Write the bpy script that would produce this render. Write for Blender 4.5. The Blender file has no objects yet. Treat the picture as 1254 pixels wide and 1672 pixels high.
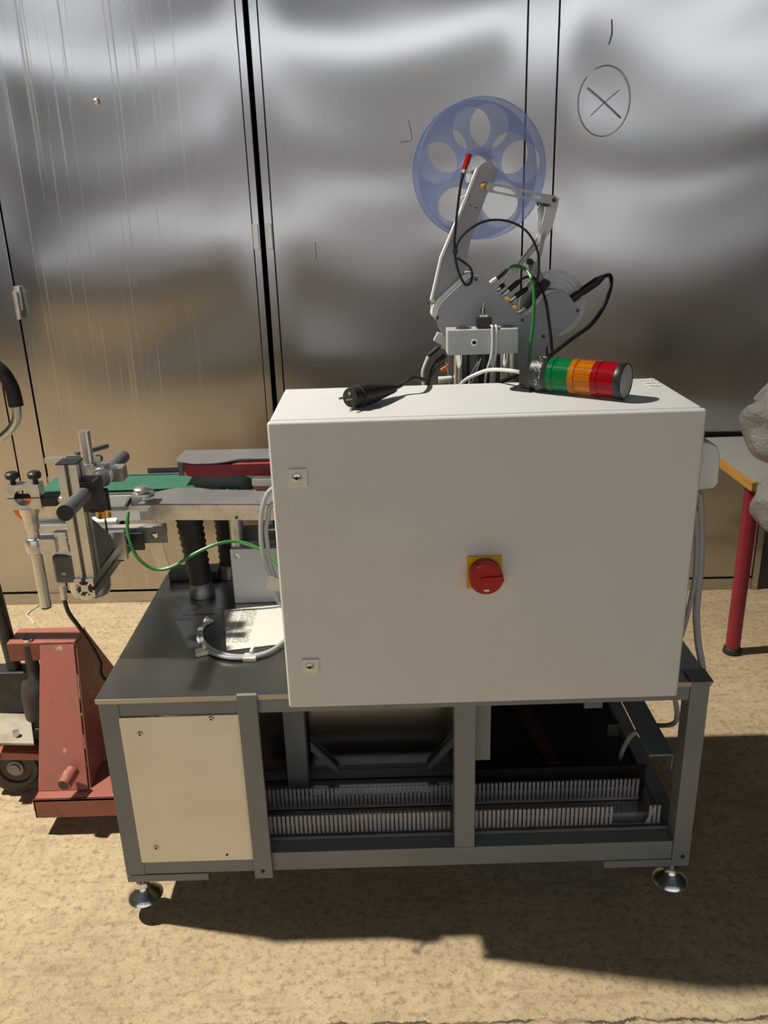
import bpy, bmesh, math, random
from mathutils import Vector, Matrix

random.seed(7)
S = bpy.context.scene
COL = S.collection

# ------------------------------------------------------------------ camera
F_PX, PITCH, YAW, ROLL = 1357.4, 0.348, -0.0016, -0.0309
CAM = Vector((0.2103, -1.4727, 1.5638))
_fw = Vector((math.sin(YAW)*math.cos(PITCH), math.cos(YAW)*math.cos(PITCH), -math.sin(PITCH)))
_r0 = Vector((math.cos(YAW), -math.sin(YAW), 0))
_u0 = _r0.cross(_fw)
_rt = _r0*math.cos(ROLL) + _u0*math.sin(ROLL)
_up = -_r0*math.sin(ROLL) + _u0*math.cos(ROLL)
cd = bpy.data.cameras.new('camera'); cam = bpy.data.objects.new('camera', cd); COL.objects.link(cam)
cd.sensor_fit = 'HORIZONTAL'; cd.sensor_width = 36; cd.lens = F_PX/1254*36; cd.clip_start = .02; cd.clip_end = 200
cam.matrix_world = Matrix(((_rt.x, _up.x, -_fw.x, CAM.x), (_rt.y, _up.y, -_fw.y, CAM.y), (_rt.z, _up.z, -_fw.z, CAM.z), (0, 0, 0, 1)))
S.camera = cam

# ------------------------------------------------------------------ light
w = bpy.data.worlds.new('world'); S.world = w; w.use_nodes = True
w.node_tree.nodes['Background'].inputs[0].default_value = (.5, .5, .55, 1)
w.node_tree.nodes['Background'].inputs[1].default_value = .02

def lamp(name, kind, loc, energy, color, **kw):
    l = bpy.data.lights.new(name, kind); l.energy = energy; l.color = color
    for k, v in kw.items(): setattr(l, k, v)
    o = bpy.data.objects.new(name, l); COL.objects.link(o); o.location = loc
    return o
# the one strong hall lamp, high up to the left and a little behind the machine
lamp('hall_lamp', 'SPOT', (-3.5, .75, 6.05), 2750, (1.0, .95, .85), shadow_soft_size=.10, spot_size=math.radians(108), spot_blend=.6)
S.cycles.caustics_reflective = False; S.cycles.caustics_refractive = False
# fluorescent tubes of the hall behind the photographer
for i, (x, y, z, e) in enumerate([(-2.6, -6.0, 4.6, 9), (.1, -6.0, 4.6, 9), (2.8, -6.0, 4.6, 9)]):
    t = lamp('hall_tube_lamp', 'AREA', (x, y, z), e, (.86, .93, 1.0), shape='RECTANGLE', size=1.5, size_y=.22)
S.view_settings.view_transform = 'Standard'
S.view_settings.look = 'None'
S.view_settings.exposure = 0.0
S.view_settings.gamma = 1.0
S.view_settings.use_curve_mapping = False

# ------------------------------------------------------------------ helpers
def ray(u, v):
    return _fw + _rt*((u-627)/F_PX) - _up*((v-836)/F_PX)
def aty(u, v, y):
    d = ray(u, v); return CAM + d*((y-CAM.y)/d.y)
def atz(u, v, z):
    d = ray(u, v); return CAM + d*((z-CAM.z)/d.z)

ORG = {}
def V(*a): return Vector(a)

class MB:
    """collects shapes; build() links them as one mesh object"""
    def __init__(s): s.v = []; s.f = []
    def add(s, vs, fs):
        n = len(s.v); s.v += [Vector(p) for p in vs]; s.f += [tuple(i+n for i in f) for f in fs]; return s
    def box(s, x0, x1, y0, y1, z0, z1):
        vs = [(x, y, z) for z in (z0, z1) for y in (y0, y1) for x in (x0, x1)]
        return s.add(vs, [(0, 2, 3, 1), (4, 5, 7, 6), (0, 1, 5, 4), (2, 6, 7, 3), (0, 4, 6, 2), (1, 3, 7, 5)])
    def obox(s, c, sx, sy, sz, M=None):
        c = Vector(c); M = M or Matrix.Identity(3)
        vs = [c + M @ Vector((x*sx/2, y*sy/2, z*sz/2)) for z in (-1, 1) for y in (-1, 1) for x in (-1, 1)]
        return s.add(vs, [(0, 2, 3, 1), (4, 5, 7, 6), (0, 1, 5, 4), (2, 6, 7, 3), (0, 4, 6, 2), (1, 3, 7, 5)])
    def prism(s, pts, w):
        """closed 3-D outline extruded by vector w"""
        w = Vector(w); n = len(pts); a = [Vector(p) for p in pts]; b = [p+w for p in a]
        return s.add(a+b, [tuple(range(n))[::-1], tuple(range(n, 2*n))] + [(i, (i+1) % n, n+(i+1) % n, n+i) for i in range(n)])
    def ring(s, prof, p0, ax, n=24, cap=True, a0=0, up=None):
        """lathe: prof = [(r, h)...] along ax from p0"""
        p0 = Vector(p0); ax = Vector(ax).normalized()
        u = ax.orthogonal().normalized() if up is None else (Vector(up)-ax*ax.dot(Vector(up))).normalized()
        w = ax.cross(u); vs = []; fs = []
        for r, h in prof:
            for k in range(n):
                a = 2*math.pi*k/n + a0
                vs.append(p0 + ax*h + (u*math.cos(a) + w*math.sin(a))*r)
        for j in range(len(prof)-1):
            for k in range(n):
                k2 = (k+1) % n
                fs.append((j*n+k, j*n+k2, (j+1)*n+k2, (j+1)*n+k))
        if cap:
            fs.append(tuple(range(n))[::-1]); fs.append(tuple(range((len(prof)-1)*n, len(prof)*n)))
        return s.add(vs, fs)
    def cyl(s, p0, p1, r, r1=None, n=20):
        p0 = Vector(p0); p1 = Vector(p1); d = p1-p0
        return s.ring([(r, 0), (r if r1 is None else r1, d.length)], p0, d, n)
    def tube(s, pts, r, n=8, smooth=True, closed=False):
        P = [Vector(p) for p in pts]
        if smooth: P = catmull(P, closed=closed)
        m = len(P); vs = []; fs = []; prev = None
        for i, p in enumerate(P):
            t = ((P[(i+1) % m]-P[i-1]) if closed else (P[min(i+1, m-1)]-P[max(i-1, 0)])).normalized()
            u = t.orthogonal().normalized() if prev is None else (prev - t*prev.dot(t)).normalized()
            prev = u; w_ = t.cross(u)
            for k in range(n):
                a = 2*math.pi*k/n; vs.append(p + (u*math.cos(a)+w_*math.sin(a))*r)
        for i in range(m if closed else m-1):
            for k in range(n):
                k2 = (k+1) % n; j = (i+1) % m
                fs.append((i*n+k, i*n+k2, j*n+k2, j*n+k))
        if not closed: fs += [tuple(range(n))[::-1], tuple(range((m-1)*n, m*n))]
        return s.add(vs, fs)
    def ribbon(s, pts, wv, th=.0008):
        """flat strip: centre line pts, width vectors wv (one per point), thickness th"""
        vs = []; fs = []; n = len(pts)
        for i, (p, q) in enumerate(zip(pts, wv)):
            p = Vector(p); q = Vector(q); t = (Vector(pts[min(i+1, n-1)])-Vector(pts[max(i-1, 0)])).normalized()
            nn = t.cross(q).normalized()*th/2
            vs += [p-q/2-nn, p+q/2-nn, p+q/2+nn, p-q/2+nn]
        for i in range(n-1):
            for k in range(4):
                k2 = (k+1) % 4; fs.append((i*4+k, i*4+k2, i*4+4+k2, i*4+4+k))
        fs += [(3, 2, 1, 0), tuple(range((n-1)*4, n*4))]
        return s.add(vs, fs)
    def build(s, name, mat, parent=None, smooth=True, bevel=0, seg=2, kind=None, label=None, angle=40):
        me = bpy.data.meshes.new(name)
        o = ORG.get(parent.name if parent else None, Vector((0, 0, 0)))
        me.from_pydata([tuple(p-o) for p in s.v], [], s.f); me.validate()
        bm = bmesh.new(); bm.from_mesh(me); bmesh.ops.recalc_face_normals(bm, faces=bm.faces)
        if bevel:
            es = [e for e in bm.edges if len(e.link_faces) == 2 and e.calc_face_angle(0) > math.radians(40)]
            bmesh.ops.bevel(bm, geom=es, offset=bevel, segments=seg, profile=.5, affect='EDGES', clamp_overlap=True)
        bm.to_mesh(me); bm.free()
        if smooth:
            for p in me.polygons: p.use_smooth = True
            me.set_sharp_from_angle(angle=math.radians(angle))
        me.materials.append(mat)
        ob = bpy.data.objects.new(name, me); COL.objects.link(ob)
        if parent: ob.parent = parent; ORG[ob.name] = o
        else: ORG[ob.name] = Vector((0, 0, 0))
        if bevel and smooth:
            wn = ob.modifiers.new('weighted', 'WEIGHTED_NORMAL'); wn.weight = 100; wn.keep_sharp = True
        if kind: ob['kind'] = kind
        if label: ob['label'] = label
        return ob

def catmull(P, sub=8, closed=False):
    out = []; n = len(P)
    for i in range(n if closed else n-1):
        g = (lambda k: P[k % n]) if closed else (lambda k: P[max(0, min(n-1, k))])
        a, b, c, d = g(i-1), g(i), g(i+1), g(i+2)
        for k in range(sub):
            t = k/sub
            out.append(.5*((2*b) + (c-a)*t + (2*a-5*b+4*c-d)*t*t + (3*b-a-3*c+d)*t**3))
    if not closed: out.append(P[-1])
    return out

def thing(name, label, cat, loc, group=None, rotz=0, local=False):
    e = bpy.data.objects.new(name, None); COL.objects.link(e); e.empty_display_size = .05
    e.location = loc; e.rotation_euler = (0, 0, rotz); e['label'] = label; e['category'] = cat
    if group: e['group'] = group
    ORG[e.name] = Vector((0, 0, 0)) if local else Vector(loc)
    return e
def tag(o, label, cat, group=None):
    o['label'] = label; o['category'] = cat
    if group: o['group'] = group
    return o
def struct(mb, name, mat, **k):
    return mb.build(name, mat, kind='structure', **k)

def plate(name, mat, outer, holes, th, parent, o, U, W, bevel=0, label=None):
    """flat plate with holes: 2-D outlines in metres mapped to o + U*a + W*b, extruded by th along U x W"""
    cu = bpy.data.curves.new('tmp', 'CURVE'); cu.dimensions = '2D'; cu.fill_mode = 'BOTH'; cu.extrude = th/2
    cu.bevel_depth = bevel; cu.bevel_resolution = 1
    for pts in [outer]+holes:
        sp = cu.splines.new('POLY'); sp.points.add(len(pts)-1); sp.use_cyclic_u = True
        for q, p in zip(sp.points, pts): q.co = (p[0], p[1], 0, 1)
    ob = bpy.data.objects.new('tmp', cu); COL.objects.link(ob)
    dg = bpy.context.evaluated_depsgraph_get()
    me = bpy.data.meshes.new_from_object(ob.evaluated_get(dg)); bpy.data.objects.remove(ob); bpy.data.curves.remove(cu)
    U = Vector(U).normalized(); W = Vector(W).normalized(); N = U.cross(W)
    M = Matrix(((U.x, W.x, N.x, o[0]), (U.y, W.y, N.y, o[1]), (U.z, W.z, N.z, o[2]), (0, 0, 0, 1)))
    me.transform(M)
    og = ORG[parent.name]; me.transform(Matrix.Translation(-og))
    bm = bmesh.new(); bm.from_mesh(me); bmesh.ops.remove_doubles(bm, verts=bm.verts, dist=1e-5); bmesh.ops.recalc_face_normals(bm, faces=bm.faces); bm.to_mesh(me); bm.free()
    for p in me.polygons: p.use_smooth = True
    me.set_sharp_from_angle(angle=math.radians(40))
    me.materials.clear(); me.materials.append(mat); me.name = name
    ob = bpy.data.objects.new(name, me); COL.objects.link(ob); ob.parent = parent; ORG[ob.name] = og
    if label: ob['label'] = label
    return ob
def circ(cx, cy, r, n=40): return [(cx+r*math.cos(2*math.pi*k/n), cy+r*math.sin(2*math.pi*k/n)) for k in range(n)]
def capsule(ax, ay, bx, by, r, n=10):
    a = math.atan2(by-ay, bx-ax); out = []
    for k in range(n+1): t = a-math.pi/2+math.pi*k/n; out.append((bx+r*math.cos(t), by+r*math.sin(t)))
    for k in range(n+1): t = a+math.pi/2+math.pi*k/n; out.append((ax+r*math.cos(t), ay+r*math.sin(t)))
    return out

# ------------------------------------------------------------------ materials
def L(c):
    if isinstance(c, str):
        c = [int(c[i:i+2], 16)/255 for i in (0, 2, 4)]
        c = [x/12.92 if x <= .04045 else ((x+.055)/1.055)**2.4 for x in c]
    return (c[0], c[1], c[2], 1)
def mat(name, color, rough=.5, metal=0, **k):
    m = bpy.data.materials.new(name); m.use_nodes = True; b = m.node_tree.nodes['Principled BSDF']
    b.inputs['Base Color'].default_value = L(color); b.inputs['Roughness'].default_value = rough; b.inputs['Metallic'].default_value = metal
    for kk, v in k.items(): b.inputs[kk.replace('_', ' ')].default_value = v
    return m
def nd(m, t, **k):
    n = m.node_tree.nodes.new(t)
    for a, v in k.items(): setattr(n, a, v)
    return n
def lk(m, a, b): m.node_tree.links.new(a, b)
def bsdf(m): return m.node_tree.nodes['Principled BSDF']
def coords(m, scale=(1, 1, 1), kind='Object'):
    tc = nd(m, 'ShaderNodeTexCoord'); mp = nd(m, 'ShaderNodeMapping'); mp.inputs['Scale'].default_value = scale
    lk(m, tc.outputs[kind], mp.inputs['Vector']); return mp.outputs['Vector']
def noise(m, vec, scale, detail=4, rough=.55):
    n = nd(m, 'ShaderNodeTexNoise'); n.inputs['Scale'].default_value = scale; n.inputs['Detail'].default_value = detail
    n.inputs['Roughness'].default_value = rough; lk(m, vec, n.inputs['Vector']); return n.outputs['Fac']
def ramp(m, fac, stops):
    r = nd(m, 'ShaderNodeValToRGB'); e = r.color_ramp.elements
    while len(e) < len(stops): e.new(.5)
    for q, (p, c) in zip(e, stops): q.position = p; q.color = L(c) if not isinstance(c, (int, float)) else (c, c, c, 1)
    lk(m, fac, r.inputs['Fac']); return r.outputs['Color']
def mix(m, fac, a, b, blend='MIX'):
    n = nd(m, 'ShaderNodeMix', data_type='RGBA', blend_type=blend)
    for sock, x in ((n.inputs['Factor'], fac), (n.inputs['A'], a), (n.inputs['B'], b)):
        if hasattr(x, 'is_output'): lk(m, x, sock)
        else: sock.default_value = x if isinstance(x, (int, float)) else L(x)
    return n.outputs['Result']
def math_(m, op, a, b=0, c=0):
    n = nd(m, 'ShaderNodeMath', operation=op)
    for i, x in enumerate((a, b, c)):
        if hasattr(x, 'is_output'): lk(m, x, n.inputs[i])
        else: n.inputs[i].default_value = x
    return n.outputs[0]
def bump(m, h, strength=.2, dist=.01):
    b = nd(m, 'ShaderNodeBump'); b.inputs['Strength'].default_value = strength; b.inputs['Distance'].default_value = dist
    lk(m, h, b.inputs['Height']); lk(m, b.outputs['Normal'], bsdf(m).inputs['Normal'])
def spotted(name, color, dark, scale=18, rough=.5, metal=0, amt=(.45, .75), bmp=.05, **k):
    """paint or metal with soft blotches of wear and a fine relief"""
    m = mat(name, color, rough, metal, **k); v = coords(m)
    f = noise(m, v, scale, 6); lk(m, mix(m, ramp(m, f, [(amt[0], 0.), (amt[1], 1.)]), color, dark), bsdf(m).inputs['Base Color'])
    if bmp: bump(m, noise(m, v, scale*9, 3), bmp, .002)
    return m

M = {}
M['enc'] = spotted('powder_coat_light_grey', (.69, .685, .665), (.66, .655, .635), 6, .42, bmp=.03)
M['frame'] = spotted('frame_grey_paint', (.195, .21, .217), (.165, .175, .18), 9, .42, bmp=.04)
M['head'] = spotted('applicator_grey_paint', (.34, .345, .36), (.30, .30, .315), 9, .4, bmp=.04)
M['blockgrey'] = spotted('block_grey_paint', (.50, .50, .48), (.44, .44, .42), 12, .45, bmp=.04)
M['panel'] = spotted('cream_board', (.92, .835, .65), (.86, .77, .59), 7, .5, bmp=.03)
M['alu'] = spotted('anodised_aluminium', (.66, .65, .62), (.55, .54, .52), 14, .34, .95, bmp=.02)
M['chrome'] = mat('chrome', (.8, .79, .77), .09, 1)
M['footmetal'] = mat('polished_foot', (.82, .81, .79), .24, 1)
M['castalu'] = spotted('cast_aluminium', (.70, .69, .67), (.5, .49, .47), 40, .3, .9, bmp=.06)
M['darkmetal'] = spotted('dark_metal', (.06, .06, .06), (.03, .03, .03), 30, .4, .5, bmp=.05)
M['gap'] = mat('dark_gasket', (.012, .012, .012), .8)
M['black'] = spotted('black_plastic', (.014, .014, .015), (.022, .022, .022), 30, .42, bmp=.03)
M['rubber'] = spotted('black_rubber', (.010, .010, .010), (.018, .017, .016), 30, .6, bmp=.05)
M['greytube'] = spotted('grey_tube', (.20, .20, .20), (.26, .26, .26), 40, .4, .6, bmp=.02)
M['white'] = spotted('white_plastic', (.78, .77, .72), (.70, .69, .64), 20, .4, bmp=.02)
M['cablegrey'] = spotted('grey_cable', (.42, .43, .43), (.36, .37, .37), 40, .45, bmp=.02)
M['cablewhite'] = spotted('white_cable', (.72, .72, .70), (.62, .62, .60), 40, .45, bmp=.02)
M['cablegreen'] = spotted('green_cable', (.045, .24, .040), (.035, .19, .03), 40, .4, bmp=.02)
M['cableblack'] = mat('black_cable', (.010, .010, .010), .42)
M['apron'] = spotted('pale_grey_sheet', (.52, .51, .48), (.45, .44, .41), 12, .4, .2, bmp=.02)
M['duct'] = spotted('duct_grey', (.40, .375, .37), (.34, .32, .315), 20, .5, bmp=.02)
M['red'] = spotted('red_plastic', (.42, .008, .012), (.36, .006, .01), 30, .35, bmp=.02)
M['yellow'] = spotted('yellow_plate', (.72, .42, .015), (.62, .35, .01), 30, .45, bmp=.02)
M['belt_red'] = spotted('red_foam_belt', (.34, .035, .045), (.26, .025, .03), 30, .6, bmp=.05)
M['belt_green'] = spotted('green_belt', (.030, .145, .085), (.022, .11, .065), 30, .5, bmp=.04)
M['brass'] = mat('brass', (.62, .38, .10), .3, 1)
M['plategrey'] = spotted('plate_dark_grey', (.20, .195, .19), (.27, .26, .25), 10, .45, .3, bmp=.04)
M['motor'] = spotted('motor_grey', (.13, .13, .125), (.17, .17, .16), 25, .5, .1, bmp=.05)
M['leg_red'] = spotted('red_leg_paint', (.25, .016, .030), (.20, .013, .024), 16, .4, bmp=.03)
M['orange'] = mat('orange_plastic', (.75, .16, .01), .4)
M['tabletop'] = spotted('grey_laminate', (.42, .40, .36), (.37, .35, .31), 8, .5, bmp=.02)
M['wood_dark'] = spotted('brown_beam', (.10, .045, .022), (.07, .03, .015), 8, .6, bmp=.1)
M['mount'] = spotted('cream_plastic', (.74, .69, .55), (.66, .61, .48), 25, .5, bmp=.02)
M['blacktyre'] = spotted('worn_tyre', (.05, .035, .022), (.10, .065, .035), 30, .6, bmp=.1)
M['dusty'] = spotted('dusty_metal', (.42, .37, .28), (.28, .22, .15), 14, .6, bmp=.1)
M['darkpump'] = spotted('oily_dark_metal', (.045, .038, .030), (.075, .06, .045), 20, .5, bmp=.08)
M['hall'] = spotted('hall_plaster', (.07, .07, .075), (.05, .05, .055), 1.2, .8, bmp=.02)
M['ceil'] = spotted('hall_ceiling', (.04, .04, .043), (.03, .03, .032), 1.2, .8, bmp=.02)

# worn red paint of the pallet truck
m = M['truck'] = spotted('worn_red_paint', (.37, .110, .078), (.30, .125, .085), 7, .5, bmp=.08)
v = coords(m); f = noise(m, v, 26, 5)
prev = bsdf(m).inputs['Base Color'].links[0].from_socket
c1 = mix(m, ramp(m, f, [(.66, 0.), (.70, 1.)]), prev, (.46, .38, .26))
f2 = noise(m, v, 11, 6); c2 = mix(m, ramp(m, f2, [(.60, 0.), (.72, .8)]), c1, (.16, .075, .040))
lk(m, c2, bsdf(m).inputs['Base Color'])

# beech edge
M['blacksheet'] = spotted('black_sheet', (.018, .018, .018), (.03, .028, .026), 12, .5, bmp=.05)  # black that stands in for deep shade inside the machine frame
m = M['beech'] = mat('beech_edge', (.55, .28, .06), .4); v = coords(m, (30, 2, 30))
lk(m, ramp(m, noise(m, v, 3, 5), [(.3, (.60, .31, .075)), (.7, (.46, .22, .045))]), bsdf(m).inputs['Base Color'])

# brushed stainless steel of the lockers
def steel(name, base, r0, r1, streaks=False, grain=(3, 3, 220), aniso=0):
    m = mat(name, base, r0, 1.0)
    if aniso:
        bsdf(m).inputs['Anisotropic'].default_value = aniso; tn = nd(m, 'ShaderNodeCombineXYZ'); tn.inputs[0].default_value = 1; tn.inputs[1].default_value = -.02
        lk(m, tn.outputs[0], bsdf(m).inputs['Tangent'])
    v = coords(m, grain); g = noise(m, v, 3, 4)
    v2 = coords(m); big = noise(m, v2, 2.0, 0)
    rr = math_(m, 'MULTIPLY_ADD', big, (r1-r0), r0)
    col = mix(m, noise(m, v2, 3.5, 1), base, tuple(x*.90 for x in base))
    if streaks:
        v3 = coords(m, (75, 1, .7)); s = noise(m, v3, 1.0, 4, .6)
        sx = nd(m, 'ShaderNodeSeparateXYZ'); tc = nd(m, 'ShaderNodeTexCoord'); lk(m, tc.outputs['Object'], sx.inputs[0])
        wob = math_(m, 'ADD', sx.outputs[0], math_(m, 'MULTIPLY', noise(m, v2, 4, 2), .1))
        msk = math_(m, 'MULTIPLY', ramp_f(m, wob, -1.16, -1.0), ramp_f(m, wob, -.30, -.62))
        st = math_(m, 'MULTIPLY', ramp_f(m, s, .57, .66), msk)
        col = mix(m, math_(m, 'MULTIPLY', st, .38), col, (.80, .74, .64))
        rr = math_(m, 'ADD', rr, math_(m, 'MULTIPLY', st, .16))
    lk(m, col, bsdf(m).inputs['Base Color']); lk(m, rr, bsdf(m).inputs['Roughness'])
    if not aniso: bump(m, g, .010, .002)
    return m
def ramp_f(m, x, a, b):
    n = nd(m, 'ShaderNodeMapRange', interpolation_type='SMOOTHSTEP'); n.inputs['From Min'].default_value = a; n.inputs['From Max'].default_value = b
    lk(m, x, n.inputs['Value']); return n.outputs[0]
M['steel'] = steel('brushed_stainless', (.47, .452, .435), .20, .25, grain=(200, 3, 3), aniso=.8)
M['steelA'] = steel('brushed_stainless_streaked', (.47, .452, .435), .20, .25, streaks=True, grain=(200, 3, 3), aniso=.8)
M['sheet'] = steel('scratched_sheet', (.44, .435, .42), .22, .36, grain=(4, 160, 4))
M['inner'] = steel('inner_sheet', (.45, .44, .43), .16, .24, grain=(4, 160, 4))

# concrete floor
m = M['floor'] = mat('concrete', (.4, .33, .22), .75); v = coords(m)
a = noise(m, v, 1.6, 8, .6); b_ = noise(m, v, 22, 8, .65); c_ = noise(m, v, 190, 5, .75)
col = ramp(m, a, [(.30, (.43, .32, .180)), (.52, (.555, .42, .25)), (.72, (.64, .50, .305))])
col = mix(m, ramp(m, b_, [(.34, .45), (.60, 0.)]), col, (.33, .24, .128))
col = mix(m, ramp(m, c_, [(.54, 0.), (.68, .75)]), col, (.80, .68, .48))
sx = nd(m, 'ShaderNodeSeparateXYZ'); tc = nd(m, 'ShaderNodeTexCoord'); lk(m, tc.outputs['Object'], sx.inputs[0])
st = noise(m, coords(m, (2.2, 16, 1)), 2.2, 8, .65)                      # trowel streaks along X
col = mix(m, ramp(m, st, [(.52, 0.), (.68, .6)]), col, (.33, .24, .135))
yy = math_(m, 'ADD', sx.outputs[1], math_(m, 'MULTIPLY', math_(m, 'SUBTRACT', noise(m, v, 9, 6, .7), .5), .06))
yy = math_(m, 'MULTIPLY_ADD', sx.outputs[0], .018, yy)
crack = ramp_f(m, math_(m, 'ABSOLUTE', math_(m, 'ADD', yy, .228)), .0045, .001)
sp = noise(m, v, 58, 6, .7); col = mix(m, ramp(m, sp, [(.36, .75), (.50, 0.)]), col, (.26, .185, .10))
col = mix(m, math_(m, 'MULTIPLY', crack, ramp_f(m, noise(m, v, 6, 3), .40, .52)), col, (.09, .065, .045))
dk = noise(m, v, 5.5, 3); col = mix(m, ramp(m, dk, [(.70, 0.), (.74, .8)]), col, (.12, .095, .07))
lk(m, col, bsdf(m).inputs['Base Color'])
hh = math_(m, 'ADD', math_(m, 'MULTIPLY', b_, .6), math_(m, 'MULTIPLY', c_, .35)); hh = math_(m, 'SUBTRACT', hh, crack)
bump(m, hh, .55, .008)

# translucent plastics
def lens(name, c):
    m = mat(name, c, .16); b = bsdf(m); b.inputs['Transmission Weight'].default_value = .55; b.inputs['IOR'].default_value = 1.35
    v = coords(m, (1, 1, 1)); bump(m, noise(m, v, 60, 2), .03, .002); return m
M['lens_green'] = lens('green_lens', (.005, .27, .075)); M['lens_amber'] = lens('amber_lens', (.80, .24, .006)); M['lens_red'] = lens('red_lens', (.55, .006, .018))
m = M['reel'] = mat('clear_blue_reel', (.30, .42, .85), .12); bsdf(m).inputs['Alpha'].default_value = .36
v = coords(m); lk(m, ramp(m, noise(m, v, 9, 4), [(.3, (.22, .33, .70)), (.7, (.40, .52, .92))]), bsdf(m).inputs['Base Color'])
m = M['web'] = mat('white_label_web', (.90, .90, .90), .5); bsdf(m).inputs['Alpha'].default_value = .95
v = coords(m); bump(m, noise(m, v, 30, 2), .05, .002)
m = M['bag'] = mat('clear_plastic_film', (.36, .345, .315), .12); bsdf(m).inputs['Alpha'].default_value = .78
v = coords(m); bump(m, noise(m, v, 14, 6, .7), .9, .03)
m = M['winder'] = mat('grey_winder_disc', (.68, .68, .70), .35); v = coords(m); bump(m, noise(m, v, 80, 2), .02, .001)

# printed paper: blocks of text lines
m = M['paper'] = mat('printed_paper', (.66, .64, .57), .6)
tc = nd(m, 'ShaderNodeTexCoord'); sx = nd(m, 'ShaderNodeSeparateXYZ'); lk(m, tc.outputs['Generated'], sx.inputs[0])
line = math_(m, 'GREATER_THAN', math_(m, 'FRACT', math_(m, 'MULTIPLY', sx.outputs[1], 34)), .45)
word = ramp(m, noise(m, coords(m, (60, 26, 1), 'Generated'), 1.0, 2), [(.42, 0.), (.46, 1.)])
colm = math_(m, 'MULTIPLY', math_(m, 'LESS_THAN', sx.outputs[0], .47), math_(m, 'GREATER_THAN', sx.outputs[0], .04))
gapx = math_(m, 'GREATER_THAN', math_(m, 'ABSOLUTE', math_(m, 'SUBTRACT', sx.outputs[0], .235)), .012)
blk = math_(m, 'MULTIPLY', math_(m, 'GREATER_THAN', sx.outputs[1], .16), math_(m, 'LESS_THAN', sx.outputs[1], .92))
hole = math_(m, 'GREATER_THAN', math_(m, 'ABSOLUTE', math_(m, 'SUBTRACT', sx.outputs[1], .47)), .03)
inkf = math_(m, 'MULTIPLY', math_(m, 'MULTIPLY', line, word), math_(m, 'MULTIPLY', colm, math_(m, 'MULTIPLY', gapx, math_(m, 'MULTIPLY', blk, hole))))
lk(m, mix(m, math_(m, 'MULTIPLY', inkf, .8), (.66, .64, .57), (.10, .10, .10)), bsdf(m).inputs['Base Color'])
m = M['sticker'] = mat('printed_sticker', (.86, .85, .82), .45)
tc = nd(m, 'ShaderNodeTexCoord'); sx = nd(m, 'ShaderNodeSeparateXYZ'); lk(m, tc.outputs['Generated'], sx.inputs[0])
line = math_(m, 'GREATER_THAN', math_(m, 'FRACT', math_(m, 'MULTIPLY', sx.outputs[1], 4)), .62)
word = ramp(m, noise(m, coords(m, (14, 4, 1), 'Generated'), 1.0, 2), [(.42, 0.), (.5, 1.)])
lk(m, mix(m, math_(m, 'MULTIPLY', line, word), (.86, .85, .82), (.15, .14, .13)), bsdf(m).inputs['Base Color'])

m = M['towerprint'] = mat('dark_print_band', (.03, .03, .03), .35); v = coords(m, (260, 60, 200))
lk(m, mix(m, ramp(m, noise(m, v, 1.0, 2), [(.56, 0.), (.62, .7)]), (.03, .03, .03), (.5, .5, .48)), bsdf(m).inputs['Base Color'])
def emit(name, c, s):
    m = bpy.data.materials.new(name); m.use_nodes = True; m.node_tree.nodes.clear()
    e = nd(m, 'ShaderNodeEmission'); e.inputs[0].default_value = L(c); e.inputs[1].default_value = s
    o = nd(m, 'ShaderNodeOutputMaterial'); lk(m, e.outputs[0], o.inputs[0]); return m
M['daylight'] = emit('daylit_pane', (.84, .92, 1.0), 3.1)  # glow of the added fill strips
M['gate'] = emit('daylit_translucent_panel', (1.0, .95, .93), .42)  # soft glow of the made-up wall behind the camera
M['gatewin'] = emit('daylit_gate_window', (.92, .95, 1.0), 2.2)  # brighter row of that made-up wall

# ------------------------------------------------------------------ the hall
struct(MB().box(-9, 8, -9.2, 2.9, -.2, 0), 'floor', M['floor'], smooth=False)
struct(MB().box(-9, 8, -9.2, 2.9, 7, 7.15), 'ceiling', M['ceil'], smooth=False)
struct(MB().box(-9, 8, 2.75, 2.9, 0, 7), 'wall_back', M['hall'], smooth=False)
struct(MB().box(-9.15, -9, -9.2, 2.9, 0, 7), 'wall_left', M['hall'], smooth=False)
struct(MB().box(8, 8.15, -9.2, 2.9, 0, 7), 'wall_right', M['hall'], smooth=False)
struct(MB().box(-9, 8, -9.35, -9.2, 0, 7), 'wall_front', M['hall'], smooth=False)
for i, (x0, x1, z0, z1) in enumerate([(-7.45, -4.55, 3.6, 4.5), (-4.4, -1.5, 3.6, 4.5), (-1.35, 1.55, 3.6, 4.5), (1.7, 4.6, 3.6, 4.5), (4.75, 7.65, 3.6, 4.5)]):  # unseen glowing strips, added for cool fill and bright bands in the steel
    wn = struct(MB().box(x0-.06, x1+.06, -9.2, -9.14, z0-.06, z0).box(x0-.06, x1+.06, -9.2, -9.14, z1, z1+.06).box(x0-.06, x0, -9.2, -9.14, z0, z1)
                .box(x1, x1+.06, -9.2, -9.14, z0, z1).box((x0+x1)/2-.02, (x0+x1)/2+.02, -9.2, -9.15, z0, z1), 'window_%d' % (i+1), M['darkmetal'])
    MB().box(x0, x1, -9.19, -9.175, z0, z1).build('pane', M['daylight'], wn)

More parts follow.
